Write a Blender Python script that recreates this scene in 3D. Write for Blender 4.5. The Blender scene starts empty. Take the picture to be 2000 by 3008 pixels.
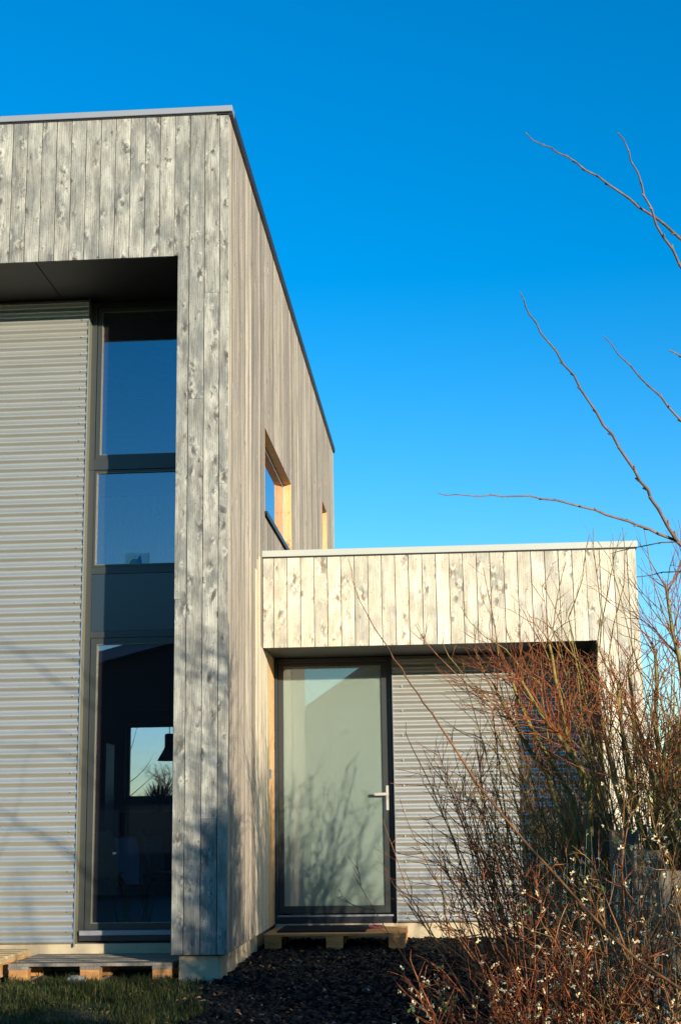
import bpy, bmesh, math, random
import numpy as np
from mathutils import Vector, Matrix
R=math.radians
scene=bpy.context.scene
col=scene.collection
# ---------------- camera
CAM=(1.5819,-10.5093,0.8943); YAW,PITCH,ROLL,FPX=-0.0691,0.2141,-0.0144,4202.085
cd=bpy.data.cameras.new('camera'); cam=bpy.data.objects.new('camera',cd); col.objects.link(cam)
def cam_axes():
    cy,sy=math.cos(YAW),math.sin(YAW)
    fwd=Vector((sy*math.cos(PITCH),cy*math.cos(PITCH),math.sin(PITCH)))
    right=Vector((cy,-sy,0)); up=right.cross(fwd)
    return (math.cos(ROLL)*right+math.sin(ROLL)*up, -math.sin(ROLL)*right+math.cos(ROLL)*up, fwd)
r_,u_,f_=cam_axes()
M=Matrix((( r_.x,u_.x,-f_.x,CAM[0]),(r_.y,u_.y,-f_.y,CAM[1]),(r_.z,u_.z,-f_.z,CAM[2]),(0,0,0,1)))
cam.matrix_world=M
cd.sensor_fit='HORIZONTAL'; cd.sensor_width=36; cd.lens=FPX/2000*36
cd.clip_start=.05; cd.clip_end=3000
scene.camera=cam
# ---------------- sky, sun, exposure
SUN=Vector((.79,-1,.215)).normalized()
elev=math.asin(SUN.z); rot=math.atan2(SUN.x,SUN.y)
w=bpy.data.worlds.new('World'); scene.world=w; w.use_nodes=True
nt=w.node_tree; nt.nodes.clear()
sk=nt.nodes.new('ShaderNodeTexSky'); sk.sky_type='NISHITA'; sk.sun_disc=False
sk.sun_elevation=elev; sk.sun_rotation=rot; sk.air_density=1.0; sk.dust_density=0.03; sk.ozone_density=3.0; sk.altitude=50
hs=nt.nodes.new('ShaderNodeHueSaturation'); hs.inputs['Saturation'].default_value=1.38; hs.inputs['Value'].default_value=1.0; hs.inputs['Hue'].default_value=.502
bg=nt.nodes.new('ShaderNodeBackground'); bg.inputs['Strength'].default_value=.15
wo=nt.nodes.new('ShaderNodeOutputWorld')
nt.links.new(sk.outputs[0],hs.inputs['Color']); nt.links.new(hs.outputs[0],bg.inputs[0]); nt.links.new(bg.outputs[0],wo.inputs[0])
sl=bpy.data.lights.new('sun','SUN'); sl.energy=4.6; sl.angle=R(.55); sl.color=(1.0,.89,.73)
so=bpy.data.objects.new('sun',sl); col.objects.link(so)
so.rotation_euler=SUN.to_track_quat('Z','Y').to_euler(); so.location=(12,-15,8)
vs=scene.view_settings; scene.display_settings.display_device='sRGB'
vs.view_transform='Standard'; vs.look='None'; vs.gamma=1; vs.exposure=.8; vs.use_curve_mapping=False
scene.cycles.max_bounces=8; scene.cycles.transparent_max_bounces=16
# ---------------- helpers
def tag(o,label=None,cat=None,group=None,kind=None):
    if label:o['label']=label
    if cat:o['category']=cat
    if group:o['group']=group
    if kind:o['kind']=kind
    return o
def link(o,parent=None):
    col.objects.link(o)
    if parent is not None:o.parent=parent
    return o
def empty(name,loc=(0,0,0),rz=0):
    o=bpy.data.objects.new(name,None); o.location=loc; o.rotation_euler=(0,0,rz); o.empty_display_size=.2
    return link(o)
def meshobj(name,verts,faces,mat,parent=None,loc=(0,0,0),smooth=False):
    me=bpy.data.meshes.new(name); me.from_pydata([tuple(v) for v in verts],[],faces); me.materials.append(mat)
    if smooth: me.polygons.foreach_set('use_smooth',[True]*len(me.polygons))
    me.update(); o=bpy.data.objects.new(name,me); o.location=loc
    return link(o,parent)
class MB:
    def __init__(s): s.v=[]; s.f=[]
    def box(s,x0,x1,y0,y1,z0,z1):
        n=len(s.v); s.v+=[(x0,y0,z0),(x1,y0,z0),(x1,y1,z0),(x0,y1,z0),(x0,y0,z1),(x1,y0,z1),(x1,y1,z1),(x0,y1,z1)]
        s.f+=[(n,n+3,n+2,n+1),(n+4,n+5,n+6,n+7),(n,n+1,n+5,n+4),(n+1,n+2,n+6,n+5),(n+2,n+3,n+7,n+6),(n+3,n,n+4,n+7)]; return s
    def prism(s,pts,y0,y1):   # polygon in xz extruded along y (pts counter-clockwise seen from -y)
        n=len(s.v);k=len(pts)
        s.v+=[(p[0],y0,p[1]) for p in pts]+[(p[0],y1,p[1]) for p in pts]
        s.f+=[tuple(range(n,n+k)),tuple(range(n+2*k-1,n+k-1,-1))]+[(n+i,n+k+i,n+k+(i+1)%k,n+(i+1)%k) for i in range(k)]; return s
    def lathe(s,prof,seg=24,c=(0,0,0)):
        n=len(s.v);k=len(prof)
        for i in range(seg):
            a=2*math.pi*i/seg
            for r,z in prof: s.v.append((c[0]+r*math.cos(a),c[1]+r*math.sin(a),c[2]+z))
        for i in range(seg):
            j=(i+1)%seg
            for q in range(k-1): s.f.append((n+i*k+q,n+j*k+q,n+j*k+q+1,n+i*k+q+1))
        return s
    def tube(s,pts,rad,sides=5):
        P=[Vector(p) for p in pts]; n=len(s.v); m=len(P)
        for i,p in enumerate(P):
            t=(P[min(i+1,m-1)]-P[max(i-1,0)])
            if t.length<1e-9: t=Vector((0,0,1))
            t.normalize(); ref=Vector((0,0,1)) if abs(t.z)<.9 else Vector((1,0,0))
            a=t.cross(ref).normalized(); b=t.cross(a); r=rad[i] if hasattr(rad,'__len__') else rad
            for k in range(sides):
                g=2*math.pi*k/sides; s.v.append(tuple(p+a*(r*math.cos(g))+b*(r*math.sin(g))))
        for i in range(m-1):
            for k in range(sides):
                k2=(k+1)%sides; s.f.append((n+i*sides+k,n+i*sides+k2,n+(i+1)*sides+k2,n+(i+1)*sides+k))
        s.f.append(tuple(n+k for k in range(sides))); s.f.append(tuple(n+(m-1)*sides+k for k in reversed(range(sides))))
        return s
    def build(s,name,mat,parent=None,smooth=False,loc=(0,0,0),bevel=0):
        o=meshobj(name,s.v,s.f,mat,parent,loc,smooth)
        if bevel:
            b=o.modifiers.new('bevel','BEVEL'); b.width=bevel; b.segments=1; b.limit_method='ANGLE'
        return o
# ---------------- materials
class NG:
    def __init__(s,name):
        s.m=bpy.data.materials.new(name); s.m.use_nodes=True; s.t=s.m.node_tree; s.b=s.t.nodes['Principled BSDF']; s.out=s.t.nodes['Material Output']
    def n(s,typ,**kw):
        nd=s.t.nodes.new('ShaderNode'+typ)
        for k,v in kw.items():
            if k in ('op',): nd.operation=v
            elif hasattr(nd,k): setattr(nd,k,v)
        return nd
    def l(s,a,b): s.t.links.new(a,b)
    def put(s,inp,v):
        if hasattr(v,'links') or hasattr(v,'is_output'): s.l(v,inp)
        else: inp.default_value=v
    def math(s,op,a,b=0.0,c=None,clamp=False):
        nd=s.n('Math'); nd.operation=op; nd.use_clamp=clamp; s.put(nd.inputs[0],a); s.put(nd.inputs[1],b)
        if c is not None: s.put(nd.inputs[2],c)
        return nd.outputs[0]
    def vmath(s,op,a,b=(0,0,0)):
        nd=s.n('VectorMath'); nd.operation=op; s.put(nd.inputs[0],a); s.put(nd.inputs[1],b); return nd.outputs['Value'] if op in('LENGTH','DOT_PRODUCT') else nd.outputs[0]
    def noise(s,vec,scale,detail=3,rough=.55,out=0):
        nd=s.n('TexNoise'); s.l(vec,nd.inputs['Vector']); nd.inputs['Scale'].default_value=scale; nd.inputs['Detail'].default_value=detail; nd.inputs['Roughness'].default_value=rough
        return nd.outputs[out]
    def ramp(s,fac,stops):
        nd=s.n('ValToRGB'); s.l(fac,nd.inputs[0]); e=nd.color_ramp.elements
        while len(e)<len(stops): e.new(.5)
        for i,(p,c) in enumerate(stops): e[i].position=p; e[i].color=(c if hasattr(c,'__len__') else (c,c,c))+((1,) if not hasattr(c,'__len__') or len(c)==3 else ())
        return nd.outputs[0]
    def mix(s,f,a,b,mode='MIX'):
        nd=s.n('Mix'); nd.data_type='RGBA'; nd.blend_type=mode; s.put(nd.inputs[0],f); s.put(nd.inputs[6],a if not isinstance(a,tuple) else a+(1,)); s.put(nd.inputs[7],b if not isinstance(b,tuple) else b+(1,)); return nd.outputs[2]
    def maprange(s,v,a,b,c,d):
        nd=s.n('MapRange'); s.put(nd.inputs[0],v); nd.inputs[1].default_value=a; nd.inputs[2].default_value=b; nd.inputs[3].default_value=c; nd.inputs[4].default_value=d; return nd.outputs[0]
    def bump(s,h,strength=.5,dist=.01):
        nd=s.n('Bump'); nd.inputs['Strength'].default_value=strength; nd.inputs['Distance'].default_value=dist; s.l(h,nd.inputs['Height']); s.l(nd.outputs[0],s.b.inputs['Normal'])
    def set(s,**k):
        for a,v in k.items(): s.put(s.b.inputs[a.replace('_',' ')],v if not(isinstance(v,tuple) and len(v)==3) else v+(1,))
        return s
def wood(name,light,dark,grey,knots=1.0,greyamt=.5,streak=0.0,rings=62.,bump=.6,var=.09,zs=1.0):
    light,dark,grey=[tuple(c*.75 for c in q) for q in (light,dark,grey)]
    g=NG(name); tc=g.n('TexCoord').outputs['Object']; oi=g.n('ObjectInfo').outputs['Random']
    cx=g.n('CombineXYZ'); g.l(g.math('MULTIPLY',oi,37.),cx.inputs[0]); g.l(g.math('MULTIPLY',oi,13.),cx.inputs[1]); g.l(g.math('MULTIPLY',oi,191.),cx.inputs[2])
    p=g.vmath('ADD',tc,cx.outputs[0])
    wn=g.noise(p,22.,3,.6,1); pw=g.vmath('ADD',p,g.vmath('MULTIPLY',g.vmath('SUBTRACT',wn,(.5,.5,.5)),(.03,0,.05)))
    # knots: irregular because the lookup is warped; a brown core, ringed, with grey smudges and side-lit relief painted round it
    ks=g.vmath('MULTIPLY',pw,(8.5,1.5,5.2))
    vo=g.n('TexVoronoi'); vo.voronoi_dimensions='3D'; vo.feature='F1'; g.l(ks,vo.inputs['Vector']); vo.inputs['Scale'].default_value=1
    df=g.vmath('SUBTRACT',ks,vo.outputs['Position']); dd=g.vmath('MULTIPLY',df,(1/8.5,0.0,1/5.2)); dist=g.vmath('LENGTH',g.vmath('MULTIPLY',dd,(1,0,.8)))
    sc=g.n('SeparateXYZ'); g.l(vo.outputs['Color'],sc.inputs[0])
    on=g.math('GREATER_THAN',sc.outputs[0],1-.62*knots)
    size=g.math('MULTIPLY_ADD',g.math('POWER',sc.outputs[1],2.0),.0150,.0042)
    nd=g.math('DIVIDE',dist,size)
    core=g.math('MULTIPLY',on,g.math('SUBTRACT',1.0,nd,clamp=True))
    rim=g.math('MULTIPLY',on,g.math('SUBTRACT',1.0,g.math('MULTIPLY',g.math('ABSOLUTE',g.math('SUBTRACT',nd,1.1)),2.6),clamp=True))
    dz=g.n('SeparateXYZ'); g.l(dd,dz.inputs[0])
    el=g.vmath('LENGTH',g.vmath('MULTIPLY',dd,(1.0,0,.5)))
    halo=g.math('MULTIPLY',on,g.math('EXPONENT',g.math('MULTIPLY',g.math('POWER',g.math('DIVIDE',el,g.math('MULTIPLY',size,2.6)),2.0),-1.0)))
    # grain field
    lo=g.noise(g.vmath('MULTIPLY',p,(5,5,.9)),1.0,2)
    sx=g.n('SeparateXYZ'); g.l(p,sx.inputs[0])
    h=g.math('ADD',g.math('MULTIPLY',sx.outputs[0],rings),g.math('ADD',g.math('MULTIPLY',lo,8.0),g.math('MULTIPLY',halo,2.4)))
    ring=g.math('MULTIPLY_ADD',g.math('SINE',g.math('MULTIPLY',h,6.2832)),.5,.5)
    fib=g.noise(g.vmath('MULTIPLY',p,(260,60,3.5)),1.0,3,.7)
    weath=g.noise(g.vmath('MULTIPLY',pw,(14,14,2.6*zs)),1.0,5,.7)
    blot=g.noise(g.vmath('MULTIPLY',pw,(7,7,3.2*zs)),1.0,4,.6)
    base=g.mix(g.ramp(weath,[(.38,0.0),(.62,1.0)]),dark,light)
    gm=g.math('MULTIPLY',g.ramp(blot,[(.46,0.0),(.64,1.0)]),greyamt)
    base=g.mix(gm,base,grey)
    base=g.mix(1.0,base,g.math('MULTIPLY_ADD',g.math('POWER',ring,2.0),-.20,1.08),'MULTIPLY')
    base=g.mix(1.0,base,g.maprange(fib,.3,.7,.80-.25*streak,1.12+.14*streak),'MULTIPLY')
    base=g.mix(1.0,base,g.maprange(g.math('FRACT',g.math('MULTIPLY',oi,57.3)),0,1,1-var*1.2,1+var),'MULTIPLY')
    base=g.mix(g.math('MULTIPLY',g.math('FRACT',g.math('MULTIPLY',oi,913.7)),.35),base,grey)
    smn=g.noise(g.vmath('MULTIPLY',p,(26,26,13)),1.0,4,.6)
    pale=g.math('MULTIPLY',halo,g.maprange(smn,.49,.58,0,.60),clamp=True); smud_shade=g.math('MULTIPLY',halo,g.maprange(smn,.51,.42,0,.92),clamp=True)  # pale highlight and dark side of the knot relief put into the colour
    base=g.mix(pale,base,tuple(min(.85,c*1.3) for c in light)); base=g.mix(smud_shade,base,tuple(c*.50 for c in grey))
    base=g.mix(g.math('MULTIPLY',rim,.65),base,tuple(c*k for c,k in zip(dark,(.50,.44,.38))))
    base=g.mix(g.math('MULTIPLY',core,1.1,clamp=True),base,tuple(c*k for c,k in zip(dark,(.50,.36,.26))))
    # pin knots and nail heads
    q=g.vmath('MULTIPLY',p,(14,3,7)); v2=g.n('TexVoronoi'); g.l(q,v2.inputs['Vector']); v2.inputs['Scale'].default_value=1
    df2=g.vmath('LENGTH',g.vmath('MULTIPLY',g.vmath('SUBTRACT',q,v2.outputs['Position']),(1/14,0,1/7)))
    pin=g.math('LESS_THAN',df2,.0040); base=g.mix(g.math('MULTIPLY',pin,.7),base,tuple(c*.28 for c in dark))
    g.l(base,g.b.inputs['Base Color']); g.set(Roughness=.82)
    g.b.inputs['Specular IOR Level'].default_value=.25
    hh=g.math('ADD',g.math('MULTIPLY',ring,.3),g.math('ADD',g.math('MULTIPLY',fib,.5),g.math('ADD',g.math('MULTIPLY',halo,.55),g.math('MULTIPLY',weath,.6))))
    g.bump(hh,bump,.004)
    return g.m
def plain(name,c,rough=.6,metal=0.,var=.12,scale=8.,bump=0.,spec=.5,stretch=(1,1,1)):
    g=NG(name); tc=g.n('TexCoord').outputs['Object']; p=g.vmath('MULTIPLY',tc,stretch)
    nz=g.noise(p,scale,5,.6); f=g.maprange(nz,.25,.75,1-var,1+var); b=g.mix(1.0,c,f,'MULTIPLY')
    g.l(b,g.b.inputs['Base Color']); g.set(Roughness=rough,Metallic=metal); g.b.inputs['Specular IOR Level'].default_value=spec
    if bump: g.bump(g.noise(p,scale*6,4,.6),bump,.01)
    return g.m
def glass(name,tint,f0,rough=0.0,body=None):
    g=NG(name); lw=g.n('LayerWeight'); lw.inputs['Blend'].default_value=.5
    f=g.math('ADD',g.math('MULTIPLY',g.math('POWER',lw.outputs['Facing'],5.0),1-f0),f0)
    tr=g.n('BsdfTransparent'); tr.inputs[0].default_value=tint+(1,)
    gl=g.n('BsdfGlossy'); gl.inputs['Roughness'].default_value=rough; gl.inputs[0].default_value=(1,.93,1,1)
    mx=g.n('MixShader'); g.l(f,mx.inputs[0]); vb=g.n('BsdfDiffuse'); vb.inputs[0].default_value=(.5,.42,.45,1); m0=g.n('MixShader'); m0.inputs[0].default_value=.02; g.l(tr.outputs[0],m0.inputs[1]); g.l(vb.outputs[0],m0.inputs[2]); g.l(m0.outputs[0],mx.inputs[1]); g.l(gl.outputs[0],mx.inputs[2]); g.l(mx.outputs[0],g.out.inputs[0])
    return g.m
Mt={}
Mt['facade']=wood('weathered_facade_wood',(.58,.57,.475),(.29,.275,.225),(.13,.145,.145),1.05,.60)
Mt['annex']=wood('pale_annex_wood',(.97,.90,.70),(.74,.64,.45),(.31,.31,.27),1.0,.55)
Mt['side']=wood('streaked_side_wood',(.69,.60,.445),(.37,.30,.22),(.22,.195,.175),.12,.45,1.5,140.,.4,.32,.3)
Mt['fresh']=wood('sheltered_orange_wood',(.98,.56,.22),(.80,.41,.14),(.66,.44,.26),.2,.2,.8,130.,.3,.12,.4)
Mt['fresh_bounce']=wood('half_weathered_bounce_lit_wood',(.92,.79,.56),(.70,.57,.38),(.50,.44,.35),.2,.4,.9,140.,.4,.2,.3)
Mt['core']=plain('dark_membrane',(.03,.026,.022),.8)
Mt['soffit']=plain('dark_soffit_board',(.02,.02,.02),.55,var=.08)
Mt['trim']=plain('grey_trim_metal',(.28,.295,.30),.45,.25,var=.03,scale=3)
Mt['trimdark']=plain('dark_trim_metal',(.03,.03,.035),.4,.3)
Mt['frame']=plain('anthracite_frame',(.030,.034,.031),.38,var=.05,scale=3)
Mt['reveal']=plain('olive_reveal_metal',(.20,.20,.13),.4,.3,var=.05)
Mt['panel']=plain('dark_spandrel_panel',(.022,.033,.042),.22,var=.05,scale=3)
Mt['concrete']=plain('pale_render_plinth',(.44,.36,.23),.9,var=.12,scale=6,bump=.2)
Mt['glass']=glass('window_glass',(.80,.84,.90),.16)
Mt['chrome']=plain('steel',(.7,.7,.7),.25,1.0,var=.03)
Mt['steelhandle']=plain('brushed_steel_handle',(.62,.58,.50),.4,.6,var=.03)
g=NG('corrugated_zinc'); tc=g.n('TexCoord').outputs['Object']; nz=g.noise(g.vmath('MULTIPLY',tc,(1.5,1,9)),1.0,5,.6)
g.l(g.mix(1.0,(.56,.55,.475),g.maprange(nz,.3,.7,.93,1.05),'MULTIPLY'),g.b.inputs['Base Color']); g.set(Roughness=.40,Metallic=.75); Mt['corr']=g.m
# frosted, film-backed door glass: pale green body under a clear glossy surface
g=NG('frosted_door_glass'); lw=g.n('LayerWeight'); lw.inputs['Blend'].default_value=.5; f=g.math('ADD',g.math('MULTIPLY',g.math('POWER',lw.outputs['Facing'],5.0),.8),.17)
gl=g.n('BsdfGlossy'); gl.inputs['Roughness'].default_value=.0; gl.inputs[0].default_value=(.95,1,.97,1); g.set(Base_Color=(.235,.288,.235),Roughness=.5); g.b.inputs['Specular IOR Level'].default_value=.1; g.b.inputs['Subsurface Weight'].default_value=1.0; g.b.inputs['Subsurface Radius'].default_value=(1,1,1); g.b.inputs['Subsurface Scale'].default_value=.05
mx=g.n('MixShader'); g.l(f,mx.inputs[0]); g.l(g.b.outputs[0],mx.inputs[1]); g.l(gl.outputs[0],mx.inputs[2]); g.l(mx.outputs[0],g.out.inputs[0]); Mt['frost']=g.m
def pallet_mat():
    g=NG('pallet_wood'); tc=g.n('TexCoord').outputs['Object']
    a=g.noise(g.vmath('MULTIPLY',tc,(3,60,60)),1.0,4,.6); b=g.noise(tc,5.,3)
    g.l(g.mix(1.0,g.ramp(a,[(.3,(.38,.17,.05)),(.7,(.64,.33,.11))]),g.maprange(b,.3,.7,.75,1.1),'MULTIPLY'),g.b.inputs['Base Color']); g.set(Roughness=.85); g.bump(a,.4,.004); return g.m
Mt['pallet']=pallet_mat()
Mt['palletgrey']=wood('grey_pallet_wood',(.42,.36,.27),(.26,.22,.16),(.24,.22,.19),.3,.5)
Mt['sleeper']=wood('grey_sleeper_wood',(.34,.27,.18),(.21,.165,.10),(.17,.145,.11),.35,.6,.6,140.,.5)
# ---------------- ground
def gz(x,y):
    return -.2+(.05*max(y,-14) if y<0 else .018*min(y,3))
def build_ground():
    xs=[-600,-150,-60,-25,-12]+[-8+.5*i for i in range(33)]+[12,25,60,150,600]
    ys=[-600,-150,-60,-25]+[-14+.5*i for i in range(38)]+[8,12,25,60,150,600]
    v=[];f=[]
    for y in ys:
        for x in xs: v.append((x,y,gz(x,y)-.012+(.012*math.sin(x*2.1)*math.cos(y*1.7) if abs(x)<9 and -13<y<4 else 0)))
    n=len(xs)
    for j in range(len(ys)-1):
        for i in range(n-1): a=j*n+i; f.append((a,a+1,a+n+1,a+n))
    g=NG('soil_and_turf'); tc=g.n('TexCoord').outputs['Object']; a=g.noise(tc,1.3,5,.65); b=g.noise(tc,40.,3,.7)
    c=g.mix(g.ramp(a,[(.4,0.0),(.6,1.0)]),(.035,.045,.014),(.045,.032,.018)); g.l(g.mix(1.0,c,g.maprange(b,.3,.7,.5,1.4),'MULTIPLY'),g.b.inputs['Base Color']); g.set(Roughness=.95); g.bump(b,.8,.03)
    tag(meshobj('ground',v,f,g.m,smooth=True),kind='structure')
build_ground()
# ---------------- planks
BW=.1207
_pl={}
def plank_mesh(w,h,mat):
    k=(round(w,4),round(h,4),mat)
    if k in _pl: return _pl[k]
    a=w/2-.0022; c=.0035; t=.02
    prof=[(-a,t),(-a,c),(-a+c*.7,0),(a-c*.7,0),(a,c),(a,t)]
    n=len(prof); z0,z1=.001,h-.001
    v=[(x,y,z0) for x,y in prof]+[(x,y,z1) for x,y in prof]
    f=[(i,i+1,n+i+1,n+i) for i in range(n-1)]+[(n-1,0,n,2*n-1),tuple(reversed(range(n))),tuple(range(n,2*n))]
    me=bpy.data.meshes.new('plank'); me.from_pydata(v,[],f); me.materials.append(Mt[mat]); me.update(); _pl[k]=me; return me
def plank(parent,x0,x1,z0,z1,mat,y=0.0,side=False):
    """front plank (faces -y) spans x0..x1; side plank (faces +x) spans y x0..x1 on plane x=y"""
    if x1-x0<.006 or z1-z0<.01: return
    o=bpy.data.objects.new('plank',plank_mesh(x1-x0,z1-z0,mat))
    if side: o.location=(y,(x0+x1)/2,z0); o.rotation_euler=(0,0,math.pi/2)
    else: o.location=((x0+x1)/2,y,z0)
    link(o,parent); return o
# ---------------- main house
H=6.505; HB=5.302; RD=.86; FY=.96; L=10.87; XL=-5.6
house=empty('main_house'); tag(house,'two-storey house clad in grey weathered boards with a tall recessed window and corrugated sheet front','house')
bounds=[0,-.074]+[-.194-.1213*i for i in range(0,48)]
bounds=[b for b in bounds if b>XL+.03]+[XL]
joint={1:[.935,4.98],2:[4.114],3:[2.552],0:[3.436]}
for i in range(len(bounds)-1):
    x1,x0=bounds[i],bounds[i+1]
    if x0>=-.33: # corner post boards
        zs=[-.012]+joint.get(i,[])+[H]
        for a,b in zip(zs,zs[1:]): plank(house,x0,x1,a,b,'facade')
    elif x1>-.404: # board notched round the opening corner
        plank(house,-.404,x1,-.012,2.552,'facade')
        mb=MB(); cx_=(x0+x1)/2
        def sh(p): return [(a-cx_,b) for a,b in p]
        mb.prism(sh([(-.404,2.553),(x1-.002,2.553),(x1-.002,H),(x0+.002,H),(x0+.002,HB),(-.404,HB)]),0,.02)
        mb.build('plank',Mt['facade'],house,loc=(cx_,0,0))
    elif x0<-5.2:
        plank(house,x0,x1,-.012,H,'facade')
    else: plank(house,x0,x1,HB-.003,H,'facade')
# side boards
wins=[(2.261,4.62,3.70,4.512),(8.68,9.49,4.35,5.25)]
ys=[.0205]; 
while ys[-1]<L-.13: ys.append(ys[-1]+BW)
ys.append(L)
cut=sorted(set(ys+[a for w_ in wins for a in w_[:2]]))
rs=random.Random(5)
for a,b in zip(cut,cut[1:]):
    if b-a<.004: continue
    mid=(a+b)/2; mat='side'
    z0=-.005
    spans=[(z0,H)]
    for wy0,wy1,wz0,wz1 in wins:
        if wy0<mid<wy1: spans=[(z0,wz0),(wz1,H)]
    for s0,s1 in spans:
        # boards under the annex soffit stay fresh; the annex hides the rest of that strip
        if mid>2.0 and s0<1 and mid<2.93:
            plank(house,a,b,s0,2.42,'fresh' if mid>2.5 else 'fresh_bounce',0,True); plank(house,a,b,2.42,s1,'side',0,True)
        elif mid>1.62 and s0<1 and mid<=2.0:
            zj=rs.uniform(2.5,3.4); plank(house,a,b,s0,zj,'fresh_bounce',0,True); plank(house,a,b,zj,s1,'side',0,True)  # warm light bounced near the annex is painted into these boards
        else: plank(house,a,b,s0,s1,mat,0,True)
# wall body behind the boards
mb=MB()
mb.box(XL,-.0215,.0215,.30,HB+.02,H-.03)                 # band over the recess
mb.box(-.40,-.0215,.0215,.98,-.02,HB+.02)                # corner pier
mb.box(XL,-5.2,.0215,.98,-.02,HB+.02)
mb.build('wall',Mt['core'],house)
def sidewall():
    m=MB(); x0,x1=-.32,-.0215; prev=.985
    for wy0,wy1,wz0,wz1 in wins:
        m.box(x0,x1,prev,wy0,-.02,H-.03); m.box(x0,x1,wy0,wy1,-.02,wz0-.02); m.box(x0,x1,wy0,wy1,wz1+.02,H-.03); prev=wy1
    m.box(x0,x1,prev,L,-.02,H-.03); return m
inner=plain('brown_interior_wall',(.20,.13,.08),.8,var=.1,scale=2)
sidewall().build('wall',inner,house)
# back wall with the dining window
BX0,BX1,BZ0,BZ1=-3.11,-1.55,1.27,2.37
m=MB(); m.box(XL,BX0,L-.3,L,-.02,H-.03).box(BX1,-.322,L-.3,L,-.02,H-.03).box(BX0,BX1,L-.3,L,-.02,BZ0).box(BX0,BX1,L-.3,L,BZ1,H-.03)
m.build('wall',inner,house)
MB().box(XL,XL+.3,.985,L-.302,-.02,H-.03).build('wall',inner,house)
MB().box(XL+.01,-.03,.03,L-.01,H-.028,H-.002).build('roof',plain('roof_membrane',(.12,.12,.12),.9),house)
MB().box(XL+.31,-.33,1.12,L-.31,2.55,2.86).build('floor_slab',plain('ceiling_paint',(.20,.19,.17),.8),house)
MB().box(XL+.31,-.33,1.12,L-.31,-.06,.03).build('ground_floor',plain('dark_floor_boards',(.20,.125,.06),.6,scale=3),house)
MB().box(XL+.31,-.33,1.12,L-.31,5.75,5.83).build('ceiling',plain('ceiling_paint_upper',(.6,.55,.48),.8),house)
# recess soffit in two boards, small dark joint between
MB().box(-1.5555,-.404,.022,FY+.15,HB+.003,HB+.018).build('soffit_board',Mt['soffit'],house)
MB().box(-3.9,-1.5645,.022,FY+.15,HB+.003,HB+.018).build('soffit_board',Mt['soffit'],house)
MB().box(-5.2,-3.909,.022,FY+.15,HB+.003,HB+.018).build('soffit_board',Mt['soffit'],house)
MB().box(-.4065,-.4015,.021,FY+.1,0,HB+.002).build('recess_lining',Mt['soffit'],house)
# roof trim
MB().box(XL-.02,.028,-.022,.12,H+.012,H+.064).build('roof_trim',Mt['trim'],house,bevel=.003)
MB().box(-.12,.030,.121,L+.02,H+.012,H+.064).build('roof_trim',Mt['trimdark'],house,bevel=.003)  # side trim coloured dark for its shaded underside; same metal as the front
MB().box(-.10,.026,.0,L+.01,H-.012,H+.0115).build('trim_underside',Mt['trimdark'],house)
MB().box(XL,-.101,-.006,.1,H-.001,H+.0115).build('trim_underside',Mt['trimdark'],house)
# corrugated sheet
def corrugated(parent,x0,x1,z0,z1,y,phase=0.0):
    N=10; per=.076; k=int((z1-z0)/per*N)
    v=[];
    for i in range(k+1):
        z=z0+i*per/N; yy=y-.0085*math.sin(2*math.pi*(z-z0)/per+phase)
        v+=[(x0,yy,z),(x1,yy,z),(x0,yy+.0012,z),(x1,yy+.0012,z)]*2
    f=[]
    for i in range(k):
        a=i*8;b=a+8
        f+=[(a,a+1,b+1,b),(a+2,b+2,b+3,a+3),(a+5,a+7,b+7,b+5),(a+4,b+4,b+6,a+6)]
    o=meshobj('corrugated_sheet',v,f,Mt['corr'],parent,smooth=False)
    o.data.polygons.foreach_set('use_smooth',[(i%4)<2 for i in range(len(o.data.polygons))]); return o
def screws(parent,xs,z0,z1,y,step):
    m=MB(); z=z0
    while z<z1:
        for x in xs:
            t=MB().lathe([(.0075,0),(.0075,.002),(.0045,.0055),(0,.006)],6); n=len(m.v)
            m.v+=[(x+a,y-c,z+b) for a,b,c in t.v]; m.f+=[tuple(n+i for i in f) for f in t.f]
        z+=step
    o=m.build('screws',Mt['chrome'],parent); o['kind']='stuff'; return o
cs=corrugated(house,-5.18,-1.325,.005,5.299,RD)
screws(cs,[-1.385,-2.7],.093,5.2,RD-.0085,.076*2)
MB().box(-5.19,-1.33,RD+.012,1.1,.02,HB).build('wall',Mt['core'],house)
MB().box(-1.3245,-1.3215,RD-.016,RD+.012,-.02,5.3).build('edge_strip',Mt['trim'],house)
MB().box(-1.3295,-1.3215,RD+.0125,FY,-.01,5.3).build('window_reveal',Mt['reveal'],house)
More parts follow.
